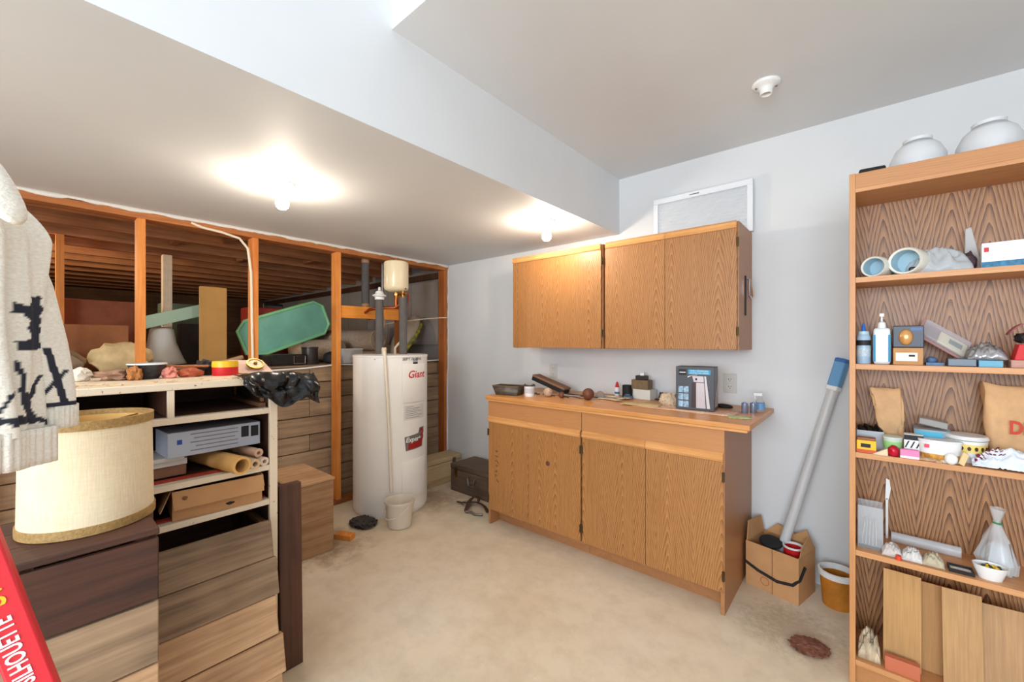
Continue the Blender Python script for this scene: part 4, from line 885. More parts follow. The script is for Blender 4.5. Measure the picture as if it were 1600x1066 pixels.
solo('black_pouch', 'flat black pouch behind the boxed can opener', 'pouch', MB().blob((0,0,0), (0.05,0.03,0.012), 0.2, 5, 2, 3), BLACKM, (-0.62, 2.60, CT))
SILV = mat('silver_blue_can', (150,166,196), 0.25, 0.7)
for i, (x, y) in enumerate(((-0.487, 2.475), (-0.452, 2.50))):
    solo('battery_can', ['small silver blue battery standing beside the seed packet', 'small silver blue battery touching the spray bottle side'][i], 'battery', MB().lathe([(0,0),(0.015,0),(0.016,0.002),(0.016,0.052),(0.013,0.055),(0.005,0.055),(0.005,0.059),(0,0.059)], 18), SILV, (x, y, CT), group='batteries at the worktop end')
spb = thing('spray_bottle', 'small clear spray bottle with blue label at the worktop end', 'bottle', (-0.435, 2.585, CT))
mkobj('bottle', MB().lathe([(0,0),(0.022,0),(0.024,0.01),(0.022,0.05),(0.01,0.072),(0.009,0.085),(0,0.085)], 18), CLEAR, spb)
mkobj('label_band', MB().lathe([(0.0246,0.012),(0.0236,0.045)], 18), mat('bottle_blue', (110,160,206), 0.5), spb)
mkobj('spray_head', MB().box(-0.03, 0.012, -0.007, 0.007, 0.083, 0.100).box(-0.026, -0.02, -0.004, 0.004, 0.065, 0.083), WPL, spb, bevel=0.002)
solo('seed_packet', 'small green and cream packet lying at the worktop corner', 'packet', MB().grid(lambda u, v: (-0.05+0.1*u, -0.035+0.07*v, 0.003+0.002*noise.noise(Vector((u*5, v*4, 1)))), 8, 6), mat('packet_green', (190,196,138), 0.5, var=0.35, vs=50), (-0.475, 2.295, CT), 0.3, solid=0.003)

# ------------------------------------------------------------------ cardboard box, pole and pail by the cabinet
ob = thing('open_carton', 'open brown cardboard box with black strap beside the base cabinet', 'box', (-0.345, 2.595, 0), R(-14))
for nm, bx in (('front_panel', (-0.125,0.125,-0.105,-0.100,0,0.23)), ('rear_panel', (-0.125,0.125,0.10,0.105,0,0.23)), ('side_panel', (-0.125,-0.120,-0.10,0.10,0,0.23)), ('side_panel', (0.120,0.125,-0.10,0.10,0,0.23)), ('bottom_panel', (-0.12,0.12,-0.1,0.1,0,0.005))):
    mkobj(nm, MB().box(*bx), CARD, ob)
mkobj('flap', MB().prism([(-0.123,-0.1,0.231),(-0.123,0.1,0.231),(-0.135,0.09,0.315),(-0.130,-0.07,0.325)], (0.004,0,0)), CARD, ob)
mkobj('flap', MB().prism([(-0.11,0.103,0.231),(0.12,0.103,0.231),(0.08,0.118,0.30),(0.03,0.112,0.262),(-0.06,0.12,0.285)], (0,0.004,0)), CARD, ob)
mkobj('flap', MB().prism([(0.123,-0.09,0.231),(0.123,0.1,0.231),(0.105,0.06,0.285),(0.112,-0.04,0.262)], (0.004,0,0)), CARD, ob)
mkobj('strap', MB().tube([(-0.128,-0.09,0.12),(-0.126,-0.107,0.118),(-0.06,-0.110,0.095),(0.03,-0.110,0.078),(0.10,-0.109,0.092),(0.128,-0.100,0.125),(0.130,-0.04,0.17)], 0.0075, 8), BLACK, ob)
mkobj('seam_tape', MB().box(0.004, 0.008, -0.1065, -0.105, 0, 0.23), mat('seam_brown', (150,104,66), 0.7), ob)
mkobj('stamp', MB().lathe([(0.018,0),(0.022,0),(0.022,0.0005),(0.018,0.0005),(0.018,0)], 20, facing((-0.03,-0.1052,0.05), (1,0,0), (0,0,1))), mat('stamp_red', (178,96,70), 0.7), ob)
solo('rubber_disc', 'round black disc lying in the open cardboard box', 'disc', MB().lathe([(0,0),(0.052,0),(0.055,0.006),(0.052,0.014),(0,0.016)], 24), BLACKM, (-0.385, 2.590, 0.222), rot=(R(10), R(4), 0))
ppc = thing('paper_cup', 'red paper cup with white rim tucked in the cardboard box', 'cup', (-0.285, 2.585, 0.10))
mkobj('cup_wall', MB().lathe([(0,0),(0.036,0),(0.044,0.138),(0.041,0.138),(0.034,0.005),(0,0.005)], 24), RED, ppc)
mkobj('rim', MB().lathe([(0.040,0.134),(0.047,0.135),(0.047,0.144),(0.040,0.143),(0.040,0.134)], 24), WPL, ppc)
pp0 = Vector((-0.385, 2.61, 0.006)); pp1 = Vector((-0.108, 2.725, 1.13))
pq = (pp1-pp0).to_track_quat('Z', 'Y').to_matrix().to_4x4(); PL = (pp1-pp0).length
po = thing('plastic_pole', 'long white plastic pole leaning from the cardboard box to the wall', 'pole', tuple(pp0))
mkobj('pole_tube', MB().lathe([(0,0.0),(0.024,0.0),(0.024,PL),(0,PL)], 22, pq), mat('pole_white', (206,206,206), 0.35), po)
sock = Matrix.Translation(pq @ Vector((0,0,PL))) @ pq
mkobj('label_sleeve', xf(MB().box(-0.026, 0.026, -0.026, 0.026, -0.07, 0.085), pq @ Matrix.Translation((0,0,PL)) @ Matrix.Rotation(R(45), 4, 'Z')), mat('sleeve_blue', (104,160,206), 0.5), po, bevel=0.008)
mkobj('sleeve_foot', xf(MB().box(-0.027, 0.027, -0.027, 0.027, -0.085, -0.055), pq @ Matrix.Translation((0,0,PL)) @ Matrix.Rotation(R(45), 4, 'Z')), WPL, po, bevel=0.008)
mkobj('sleeve_top', xf(MB().box(-0.0265, 0.0265, -0.0265, 0.0265, 0.06, 0.088), pq @ Matrix.Translation((0,0,PL)) @ Matrix.Rotation(R(45), 4, 'Z')), mat('sleeve_dark_blue', (56,110,176), 0.5), po, bevel=0.008)
pa = thing('amber_pail', 'amber brown tapered pail with white rim beside the bookcase', 'pail', (-0.105, 2.60, 0))
mkobj('pail_wall', MB().lathe([(0,0.004),(0.060,0.0),(0.072,0.15),(0.068,0.15),(0.057,0.008),(0,0.008)], 28), mat('amber_plastic', (196,124,40), 0.4, var=0.25, vs=14), pa)
mkobj('rim', MB().lathe([(0.067,0.146),(0.078,0.146),(0.079,0.172),(0.070,0.174),(0.067,0.146)], 28), WPL, pa)
deb = MB().blob((0,0,0), (0.06,0.05,0.014), 0.5, 9, 6, 4, ridged=True)
solo('bark_debris', 'flat reddish brown flake of bark on the floor by the bookcase', 'bark', deb, mat('bark', (132,84,64), 0.85, var=0.4, vs=50), (-0.18, 2.15, 0), 0.4)

# ------------------------------------------------------------------ bookcase
BX0, BX1, BY0, BY1, BH = -0.046, 0.80, 2.03, 2.27, 1.938
bkc = thing('bookcase', 'tall oak veneer bookcase with crowded shelves', 'bookcase', ((BX0+BX1)/2, (BY0+BY1)/2, 0))
cx, cy = (BX0+BX1)/2, (BY0+BY1)/2
for a, b in ((BX0, BX0+0.018), (BX1-0.018, BX1)):
    mkobj('side_panel', MB().box(a-cx, b-cx, BY0-cy, BY1-cy, 0, BH), OAK_EV, bkc, bevel=0.001)
mkobj('back_panel', MB().box(BX0+0.018-cx, BX1-0.018-cx, BY1-cy-0.008, BY1-cy-0.002, 0.02, BH-0.02), OAK_B, bkc)
mkobj('top_fascia', MB().box(BX0+0.018-cx, BX1-0.018-cx, BY0-cy-0.001, BY0-cy+0.016, BH-0.058, BH-0.002), OAK_H, bkc, bevel=0.001)
mkobj('top_panel', MB().box(BX0+0.018-cx, BX1-0.018-cx, BY0-cy, BY1-cy-0.008, BH-0.072, BH-0.058), OAK_E, bkc)
SH = (1.545, 1.218, 0.885, 0.515, 0.100)
for z in SH:
    mkobj('shelf', MB().box(BX0+0.018-cx, BX1-0.018-cx, BY0-cy+0.002, BY1-cy-0.008, z-0.02, z), OAK_E, bkc, bevel=0.001)
mkobj('kick_board', MB().box(BX0+0.018-cx, BX1-0.018-cx, BY0-cy+0.03, BY0-cy+0.045, 0, 0.08), OAK_H, bkc)
ZTP = BH-0.058

def pillow(w_, d_, h_, seed, amp=0.5, f=5.0, nx=40, ny=24):
    # thin crumpled bag: creased top over a flat underside
    def fn(u, v):
        e = (math.sin(PI*u)*math.sin(PI*v))**0.45
        q = Vector((u*f + seed*3.7, v*f*d_/w_*1.6, seed))
        c = 1 - amp*abs(noise.noise(q)) *1.6 + 0.25*amp*noise.noise(q*3)
        j = 0.06*noise.noise(Vector((u*4, v*4, seed+9)))
        return ((u-0.5+j*0.4)*w_, (v-0.5+j*0.4)*d_, 0.001 + h_*e*max(0.12, c))
    m = MB(); m.grid(fn, nx, ny); return m
SHELF_FROM = len(bpy.data.objects); _known = set(o.name for o in bpy.data.objects)
MILK = mat('frosted_glass', (236,238,240), 0.3, trans=0.25, ior=1.3)
def globe(label, x, y, r, h):
    t = thing('frosted_globe', label, 'glass globe', (x, y, ZTP), 0, 'frosted shades on the bookcase')
    mkobj('globe', MB().lathe([(r*0.5,0.0),(r*0.8,h*0.16),(r,h*0.42),(r*0.97,h*0.6),(r*0.78,h*0.80),(r*0.50,h*0.93)], 40), MILK, t, solid=0.003)
    mkobj('fitter_neck', MB().lathe([(r*0.50,h*0.925),(r*0.52,h),(r*0.48,h),(r*0.46,h*0.93),(r*0.50,h*0.925)], 40), MILK, t)
globe('frosted glass lampshade beside the black wallet on the bookcase', 0.235, 2.155, 0.118, 0.175)
globe('frosted glass lampshade further from the black wallet, beyond the first', 0.50, 2.155, 0.122, 0.178)
solo('black_wallet', 'flat black wallet lying on top of the bookcase', 'wallet', MB().box(-0.058, 0.058, -0.03, 0.03, 0, 0.082), BLACKM, (0.042, 2.09, ZTP), R(4), bevel=0.008)

# shelf one
z = SH[0]
def cup_lying(label, x, y, r, L):
    t = thing('lying_cup', label, 'cup', (x, y, z+r), R(-20), 'white cups lying on the upper shelf')
    M = facing((0,0,0), (1,0,0), (0,0,1))
    mkobj('cup_wall', MB().lathe([(r*0.93,0),(r,-0.008),(r,-L),(0,-L),(0,-L+0.004),(r*0.80,-L+0.004),(r*0.80,-0.004),(r*0.93,0)], 32, M), mat('cup_white', (230,228,216), 0.4), t, angle=40)
    mkobj('lining', MB().lathe([(r*0.79,-0.006),(r*0.79,-L+0.006),(0,-L+0.006)], 32, M), mat('cup_blue', (170,200,212), 0.3), t)
cup_lying('white cup with pale blue lining lying against the bookcase side', 0.046, 2.065, 0.040, 0.07)
cup_lying('larger white cup with pale blue lining lying beside the teal pouch', 0.175, 2.06, 0.050, 0.07)
TEAL = mat('teal_film', (44,160,182), 0.3, var=0.35, vs=24)
solo('teal_pouch', 'shiny teal and white pouch lying behind the cups', 'pouch', pillow(0.32, 0.055, 0.10, 3, 0.5, 5), TEAL, (0.185, 2.232, z), angle=180, solid=0.001)
solo('clear_bag', 'crumpled clear plastic bag beside the teal pouch', 'bag', pillow(0.26, 0.12, 0.10, 8, 0.4, 4), mat('bag_film', (228,232,234), 0.18, alpha=0.45, bump=0.9, bs=40), (0.31, 2.135, z), angle=180, solid=0.001)
solo('black_case', 'small black case lying between cup and clear bag', 'case', MB().box(-0.014, 0.014, -0.05, 0.05, 0, 0.028), BLACK, (0.208, 2.11, z), bevel=0.006)
solo('purple_pouch', 'dark purple pouch beside the clear bag', 'pouch', MB().blob((0,0,0), (0.03,0.04,0.04), 0.3, 7, 9, 3), mat('purple_fabric', (78,58,66), 0.6), (0.425, 2.15, z))
wbx = thing('white_box', 'white printed carton with blue pattern on the upper shelf', 'carton', (0.52, 2.10, z), R(-5))
mkobj('carton', MB().box(-0.06, 0.09, -0.045, 0.045, 0, 0.085), WPL, wbx, bevel=0.002)
mkobj('blue_band', MB().box(-0.0605, 0.0905, -0.0462, -0.0452, 0.002, 0.022), mat('wave_blue', (40,120,160), 0.5, var=0.5, vs=60), wbx)
mkobj('red_mark', MB().box(-0.052, -0.036, -0.0462, -0.0452, 0.055, 0.07), RED, wbx)
solo('clear_scoop', 'tapered clear plastic scoop leaning behind the white carton', 'scoop', MB().prism([(-0.04,0,0),(0.03,0,0),(-0.012,0.02,0.17),(-0.035,0.02,0.165)], (0,0.02,0)), mat('bag_film', (228,232,234)), (0.46, 2.185, z), bevel=0.004)

# shelf two
z = SH[1]
bb = thing('blue_bottle', 'pale blue bottle with blue nozzle against the bookcase side', 'bottle', (0.006, 2.085, z))
mkobj('bottle', MB().lathe([(0,0),(0.030,0),(0.032,0.004),(0.032,0.10),(0.026,0.112),(0.022,0.114),(0,0.114)], 24), mat('pale_blue', (160,186,206), 0.35), bb)
mkobj('shoulder_cap', MB().lathe([(0,0.112),(0.025,0.112),(0.024,0.124),(0,0.126)], 24), mat('cap_pale', (176,200,212), 0.35), bb)
mkobj('nozzle', MB().lathe([(0,0.125),(0.011,0.125),(0.006,0.15),(0.003,0.156),(0,0.156)], 14), mat('nozzle_blue', (36,100,190), 0.4), bb)
mkobj('label_band', MB().lathe([(0.0324,0.070),(0.0324,0.090)], 24), INK, bb)
mkobj('label_text', MB().lathe([(0.0324,0.028),(0.0324,0.060)], 24), mat('label_pale', (190,204,214), 0.5, var=0.3, vs=160), bb)
pb_ = thing('pump_bottle', 'white pump bottle with teal sides beside the blue bottle', 'bottle', (0.084, 2.09, z))
mkobj('bottle', MB().box(-0.036, 0.036, -0.024, 0.024, 0, 0.135), mat('bottle_white', (228,232,238), 0.35), pb_, bevel=0.010)
mkobj('side_band', MB().box(-0.0372, -0.026, -0.0255, 0.0, 0.01, 0.11).box(0.026, 0.0372, -0.0255, 0.0, 0.01, 0.11), mat('teal_label', (30,130,170), 0.5), pb_)
mkobj('collar', MB().lathe([(0,0.135),(0.019,0.135),(0.017,0.155),(0.008,0.160),(0,0.160)], 18), WPL, pb_)
mkobj('pump_head', MB().cyl((0,0,0.158), (0,0,0.18), 0.005, n=10).box(-0.010,0.010,-0.02,0.010,0.178,0.190), WPL, pb_, bevel=0.002)
bxc = thing('brown_card_box', 'small brown carton with white label under the boxed bulb', 'carton', (0.192, 2.10, z))
mkobj('carton', MB().box(-0.062, 0.056, -0.05, 0.05, 0, 0.062), CARD, bxc, bevel=0.003)
mkobj('paper_label', MB().box(-0.052, 0.034, -0.0515, -0.0503, 0.014, 0.044), WPAPER, bxc)
mkobj('label_print', MB().box(0.0, 0.024, -0.0522, -0.0516, 0.03, 0.037), INK, bxc)
lbx = thing('bulb_box', 'dark window box with an amber bulb on the brown carton', 'box', (0.190, 2.105, z+0.0625), R(-3))
mkobj('carton', MB().box(-0.058, 0.064, -0.042, 0.045, 0, 0.08), mat('navy_card', (40,46,62), 0.35), lbx, bevel=0.003)
mkobj('bulb', MB().lathe([(0.030*math.sin(PI*i/12), 0.016*math.cos(PI*i/12)) for i in range(13)], 22, facing((-0.006,-0.043,0.038), (1,0,0), (0,0,1))), mat('amber_bulb', (206,152,92), 0.2, 0.4), lbx)
mkobj('title_strip', MB().box(0.014, 0.058, -0.0432, -0.0421, 0.062, 0.072), mat('strip_blue', (60,96,150), 0.4), lbx)
solo('flat_sander', 'small blue and white flat pad beside the brown carton', 'pad', MB().box(-0.032, 0.036, -0.03, 0.03, 0, 0.010).blob((-0.008,0,0.008), (0.022,0.025,0.013), 0.1, 3, 1, 2), mat('pad_blue', (90,120,156), 0.5, var=0.4, vs=14), (0.292, 2.10, z))
bl = thing('blister_pack', 'tilted clear blister pack holding a cream part', 'blister pack', (0.345, 2.165, z+0.005))
BM = Matrix.Translation((0.0, 0.0, 0.085)) @ Matrix.Rotation(R(28), 4, 'Y') @ Matrix.Rotation(R(48), 4, 'X')
mkobj('backing_card', xf(MB().box(-0.11, 0.10, -0.05, 0.05, -0.003, 0), BM), mat('pink_backing', (190,140,136), 0.5), bl)
mkobj('cream_part', xf(MB().box(-0.03, 0.085, -0.035, 0.02, 0.0, 0.012), BM), mat('cream_part_paint', (226,212,182), 0.5), bl, bevel=0.003)
mkobj('dark_inset', xf(MB().box(0.012, 0.066, -0.018, 0.004, 0.012, 0.0135), BM), INKG, bl)
mkobj('bubble', xf(MB().box(-0.10, 0.095, -0.045, 0.04, 0.0, 0.018), BM), CLEARF, bl, bevel=0.006)
solo('grey_tin', 'flat dark grey tin box lying under the blister pack', 'tin', MB().box(-0.05, 0.05, -0.035, 0.035, 0, 0.027), mat('tin_grey', (92,98,106), 0.4, 0.4), (0.385, 2.07, z), bevel=0.003)
solo('cyan_carton', 'flat light blue carton beside the dark grey tin', 'carton', MB().box(-0.04, 0.04, -0.035, 0.035, 0, 0.022), mat('carton_cyan', (106,168,196), 0.5), (0.481, 2.07, z), bevel=0.002)
solo('hardware_bag', 'shiny clear bag of metal hardware beside the red box', 'bag', pillow(0.14, 0.085, 0.06, 5, 0.6, 6), mat('foil_grey', (160,156,156), 0.25, 0.4, var=0.3), (0.475, 2.10, z+0.0225), angle=180, solid=0.001)
solo('pink_tray', 'flat pinkish tray under the bright red box', 'tray', MB().box(-0.055, 0.11, -0.04, 0.04, 0, 0.025), mat('tray_pink', (190,144,128), 0.6), (0.60, 2.075, z), bevel=0.003)
solo('red_box', 'bright red cardboard box lying on the pinkish tray', 'box', MB().prism([(-0.045,0,0),(0.10,0,0),(0.10,0,0.048),(-0.03,0,0.05)], (0,0.07,0)), RED, (0.60, 2.045, z+0.0255), bevel=0.002)
ccl = thing('curved_carton', 'maroon and white curved carton on top of the red box', 'carton', (0.60, 2.09, z+0.077))
mkobj('sleeve', MB().grid(lambda u, v: (-0.055+0.11*u, -0.03+0.06*v, 0.004+0.06*math.sin(PI*(0.12+0.76*u))**0.8), 14, 3), mat('carton_maroon', (150,82,84), 0.5), ccl, solid=0.004)
mkobj('contents', MB().blob((0.0,0,0.002), (0.035,0.028,0.018), 0.3, 8, 2, 3), INK, ccl)

# shelf three
z = SH[2]
kb = thing('yellow_film_box', 'yellow and red film carton at the front of the shelf', 'carton', (0.018, 2.06, z))
mkobj('carton', MB().box(-0.042, 0.042, -0.022, 0.022, 0, 0.046), mat('film_yellow', (244,186,34), 0.5), kb, bevel=0.002)
mkobj('dark_panel', MB().box(-0.024, 0.018, -0.0235, -0.0222, 0.02, 0.034), INK, kb)
mkobj('red_stripe', MB().box(-0.0425, 0.0425, -0.0232, -0.0221, 0.001, 0.012), mat('stripe_orange', (206,84,40), 0.5), kb)
mkobj('brown_lid', MB().box(-0.04, 0.04, -0.02, 0.02, 0.046, 0.056), mat('lid_brown', (150,92,66), 0.6), kb, bevel=0.003)
gtb = thing('grey_tray', 'grey plastic tray of black clips behind the film carton', 'tray', (0.035, 2.16, z))
mkobj('tray', MB().box(-0.06, 0.06, -0.045, -0.042, 0, 0.07).box(-0.06, 0.06, 0.042, 0.045, 0, 0.07).box(-0.06, -0.057, -0.042, 0.042, 0, 0.07).box(0.057, 0.06, -0.042, 0.042, 0, 0.07).box(-0.057, 0.057, -0.042, 0.042, 0, 0.004), mat('tray_grey', (184,188,192), 0.4), gtb)
for k in range(4): mkobj('clip', MB().obox((-0.036+0.024*k, 0.0, 0.068+0.006*(k % 2)), (0.018,0.06,0.02), (0.2,0.15*k,0.4)), BLACK, gtb)
tb = thing('green_tub', 'translucent tub with pale green label under the paper bag', 'tub', (0.128, 2.085, z))
mkobj('tub', MB().lathe([(0,0),(0.033,0),(0.042,0.06),(0.044,0.062),(0.044,0.066),(0,0.066)], 24), mat('tub_pale', (206,220,208), 0.35), tb)
mkobj('label', MB().lathe([(0.0372,0.022),(0.0415,0.050)], 24), mat('tub_green', (150,206,130), 0.5), tb)
pbg = thing('paper_bag', 'crumpled brown paper bag standing behind the green tub', 'bag', (0.14, 2.195, z))
def bagw(u, v):
    a = 2*PI*u; q = (abs(math.cos(a))**0.5*(1 if math.cos(a) > 0 else -1), abs(math.sin(a))**0.5*(1 if math.sin(a) > 0 else -1))
    k = 0.11*noise.noise(Vector((math.cos(2*PI*u)*2.2, math.sin(2*PI*u)*2.2, v*5))) + 0.03*noise.noise(Vector((u*22, v*14, 2)))
    s_ = 0.80 + 0.35*v
    return (q[0]*0.062*s_*(1+2*k) - 0.035*v, q[1]*0.036*(1-0.45*v)*(1+3*k), 0.235*v*(1+0.035*v*noise.noise(Vector((math.cos(a)*2, math.sin(a)*2, 4)))))
mkobj('bag_wall', MB().grid(bagw, 48, 18, wrap=True), CANVAS, pbg, solid=0.0015, angle=25)
stp = thing('striped_box', 'small black and white striped carton beside the green tub', 'carton', (0.212, 2.085, z+0.0))
mkobj('carton', MB().box(-0.038, 0.038, -0.02, 0.03, 0, 0.082), WPL, stp, bevel=0.002)
mkobj('lid_band', MB().box(-0.0385, 0.0385, -0.0215, -0.0203, 0.062, 0.080), INK, stp)
for k in range(3): mkobj('stripe', MB().prism([(-0.036+0.022*k,-0.0215,0.034),(-0.030+0.022*k,-0.0215,0.034),(-0.016+0.022*k,-0.0215,0.058),(-0.022+0.022*k,-0.0215,0.058)], (0,0.001,0)), INK, stp)
pkb = thing('pink_box', 'small bright pink carton at the shelf front', 'carton', (0.192, 2.042, z))
mkobj('carton', MB().box(-0.036, 0.038, -0.012, 0.018, 0, 0.032), mat('carton_pink', (238,132,178), 0.5), pkb, bevel=0.002)
mkobj('white_band', MB().box(-0.0355, 0.0375, -0.0132, -0.0121, 0.002, 0.010), WPL, pkb)
solo('red_ball', 'shiny red foil ball beside the pink carton', 'ball', MB().blob((0,0,0), (0.024,0.02,0.022), 0.15, 6, 2, 3), mat('red_foil', (190,20,44), 0.25, 0.3), (0.130, 2.045, z))
solo('white_wedge', 'folded cream paper wedge at the shelf front', 'paper', MB().prism([(-0.035,0,0),(0.03,0,0),(0.028,0.0,0.026)], (0,0.02,0)), mat('cream_paper', (226,206,172)), (0.078, 2.036, z))
cs = thing('clear_container', 'clear lidded container with blue label on the shelf', 'container', (0.292, 2.17, z), R(-4))
mkobj('tub', MB().add([(-0.056,-0.04,0),(0.056,-0.04,0),(0.056,0.04,0),(-0.056,0.04,0),(-0.07,-0.05,0.095),(0.07,-0.05,0.095),(0.07,0.05,0.095),(-0.07,0.05,0.095)], [(0,3,2,1),(0,1,5,4),(1,2,6,5),(2,3,7,6),(3,0,4,7)]), mat('tub_clear', (176,196,206), 0.2, alpha=0.8), cs, solid=0.002)
mkobj('blue_label', MB().prism([(-0.060,-0.0475,0.05),(0.04,-0.0475,0.05),(0.042,-0.0515,0.088),(-0.063,-0.0515,0.088)], (0,-0.001,0)), mat('label_cyan', (80,180,214), 0.5), cs)
mkobj('lid', MB().box(-0.072, 0.072, -0.052, 0.052, 0.095, 0.101), CLEAR, cs, bevel=0.002)
mkobj('grey_lid', xf(MB().box(-0.056, 0.056, -0.04, 0.04, 0, 0.025), Matrix.Translation((0.005,0,0.106)) @ Matrix.Rotation(R(7), 4, 'Y')), mat('lid_smoke', (150,146,142), 0.3), cs, bevel=0.004)
wtb = thing('cookie_tub', 'white oval tub printed with golden cookies on the shelf', 'tub', (0.310, 2.072, z))
OV = Matrix.Diagonal((1.75, 0.85, 1, 1))
mkobj('tub', MB().lathe([(0,0),(0.040,0),(0.042,0.004),(0.0455,0.066),(0,0.066)], 36, OV), WPL, wtb)
mkobj('lid', MB().lathe([(0,0.066),(0.0475,0.066),(0.0475,0.074),(0,0.075)], 36, OV), mat('tub_lid', (222,224,226), 0.4), wtb)
mkobj('cookie_print', MB().lathe([(0.0426,0.008),(0.0437,0.026)], 36, OV), mat('cookie_gold', (214,150,62), 0.6, var=0.5, vs=60), wtb)
mkobj('red_mark', MB().box(-0.060, -0.042, -0.036, -0.029, 0.046, 0.058), mat('mark_pink', (214,70,90), 0.5), wtb)
bwl = thing('casserole_bowl', 'white bowl with yellow band of brown flowers on the shelf', 'bowl', (0.418, 2.145, z))
mkobj('bowl', MB().lathe([(0,0),(0.060,0),(0.066,0.01),(0.078,0.075),(0.074,0.075),(0.062,0.012),(0,0.006)], 36), WPL, bwl)
mkobj('lid', MB().lathe([(0,0.077),(0.080,0.077),(0.082,0.082),(0.076,0.090),(0,0.092)], 36), mat('lid_white', (230,230,228), 0.3), bwl)
mkobj('yellow_band', MB().lathe([(0.0712,0.036),(0.0768,0.064)], 36), mat('band_yellow', (244,216,120), 0.5), bwl)
for k in range(7):
    a = R(-150 + 20*k); mkobj('flower', MB().lathe([(0,0),(0.007,0),(0.007,0.001),(0,0.001)], 10, facing((0.0752*math.cos(a),0.0752*math.sin(a),0.05), (-math.sin(a),math.cos(a),0), (0,0,1))), mat('flower_brown', (70,36,20), 0.6), bwl)
solo('egg_bulb', 'white egg shaped bulb lying at the shelf front', 'bulb', MB().lathe([(0.019*math.sin(PI*i/12), 0.019-0.019*math.cos(PI*i/12)) for i in range(13)], 20, Matrix.Diagonal((1.3,1,1,1))), WPL, (0.345, 2.034, z-0.0), bevel=0)
sp = thing('wooden_spoon', 'short wooden spoon lying before the cookie tub', 'spoon', (0.27, 2.033, z))
mkobj('handle', MB().cyl((-0.04,0.0,0.006), (0.02,-0.004,0.006), 0.004, n=8), GREYW2, sp)
mkobj('bowl', MB().blob((0.03,-0.003,0), (0.016,0.012,0.006), 0.1, 3, 2, 2), GREYW2, sp)
solo('cream_block', 'small cream wooden block leaning at the shelf front', 'block', MB().obox((0,0,0.022), (0.022,0.024,0.044), (0,R(24),0)), mat('block_cream', (222,192,140), 0.6), (0.388, 2.038, z+0.002), bevel=0.002)
wpb = MB()
wpb.grid(lambda u, v: (-0.10+0.28*u, -0.055+0.11*v+0.006*noise.noise(Vector((u*8, v*8, 3))), 0.004+0.075*max(0.0, math.sin(PI*min(1, v*1.05)))*min(1, 0.25+1.6*u)*(0.75+0.35*noise.noise(Vector((u*6, v*6, 7))))+0.016*noise.noise(Vector((u*17, v*12, 1)))**2), 60, 34)
wp = thing('shopping_bag', 'white plastic shopping bag with maroon print lying on the shelf', 'bag', (0.52, 2.085, z))
mkobj('bag_film', wpb, mat('white_film', (226,232,240), 0.3), wp, solid=0.001)
for k in range(16):
    u = 0.06 + 0.022*k; v = 0.30 + 0.14*((k*7) % 5)/5
    x = -0.10+0.28*u; y = -0.055+0.11*v
    zz = 0.004+0.075*max(0.0, math.sin(PI*min(1, v*1.05)))*min(1, 0.25+1.6*u)*(0.75+0.35*noise.noise(Vector((u*6, v*6, 7))))+0.016*noise.noise(Vector((u*17, v*12, 1)))**2
    mkobj('print_mark', MB().obox((x, y, zz+0.002), (0.010, 0.012, 0.002), (R(35), 0, 0.3*k)), mat('print_maroon', (128,36,62), 0.5), wp)
bb2 = thing('grocery_bag', 'large brown paper grocery bag with red emblem on the shelf', 'bag', (0.605, 2.195, z))
mkobj('bag_wall', MB().grid(lambda u, v: ((lambda a: (abs(math.cos(a))**0.5*(1 if math.cos(a) > 0 else -1)*0.115*(0.85+0.25*v)*(1+0.1*noise.noise(Vector((u*9, v*4, 8)))), abs(math.sin(a))**0.5*(1 if math.sin(a) > 0 else -1)*0.048*(1-0.35*v)*(1+0.16*noise.noise(Vector((u*9, v*4, 9)))), 0.27*v*(1+0.03*math.sin(2*a+1))))(2*PI*u)), 48, 18, wrap=True), CANVAS, bb2, solid=0.0015, angle=25)
mkobj('emblem', xf(text_mb('Di', 0.062, 0.0006, bold=0.002), facing((-0.008, -0.0565, 0.125), (1,0,0), (0,0,1))), mat('emblem_red', (196,62,40), 0.6), bb2)

# shelf four
z = SH[3]
jg = thing('clear_bin', 'clear plastic bin of white cards against the bookcase side', 'bin', (0.035, 2.12, z))
mkobj('bin_wall', MB().box(-0.055, 0.055, -0.06, -0.057, 0, 0.16).box(-0.055, 0.055, 0.057, 0.06, 0, 0.16).box(-0.055, -0.052, -0.057, 0.057, 0, 0.16).box(0.052, 0.055, -0.057, 0.057, 0, 0.16), CLEARF, jg)
for k in range(5): mkobj('card', MB().obox((-0.03+0.014*k, 0, 0.05), (0.002,0.09,0.085+0.008*(k % 3)), (0,R(7-2*k),0)), WPAPER, jg)
mkobj('base', MB().box(-0.052, 0.052, -0.057, 0.057, 0, 0.012), BLACK, jg)
solo('white_spatula', 'white plastic spatula standing behind the clear bin', 'spatula', MB().box(-0.006, 0.006, -0.003, 0.003, 0, 0.16).prism([(-0.008,-0.003,0.155),(0.008,-0.003,0.155),(0.018,-0.003,0.20),(0.012,-0.003,0.235),(-0.004,-0.003,0.24)], (0,0.006,0)), WPL, (0.112, 2.235, z), bevel=0.001)
for i, (x, rgb, lb) in enumerate(((0.125,(206,196,190),'pale folded packet beside the clear bin on the lower shelf'),(0.205,(214,210,206),'white folded packet in the middle of the lower shelf'),(0.285,(190,176,150),'tan folded packet beside the black framed card'))):
    solo('folded_packet', lb, 'packet', pillow(0.085, 0.07, 0.045, i+11, 0.7, 5), mat('packet_%d' % i, rgb, 0.5, var=0.15), (x, 2.075, z), angle=180, solid=0.001, group='folded packets on the lower shelf')
solo('orange_stopper', 'small orange red stopper lying before the packets', 'stopper', MB().lathe([(0,0),(0.013,0),(0.012,0.016),(0,0.017)], 16), mat('cap_orange', (220,70,44), 0.4), (0.15, 2.038, z-0.0))
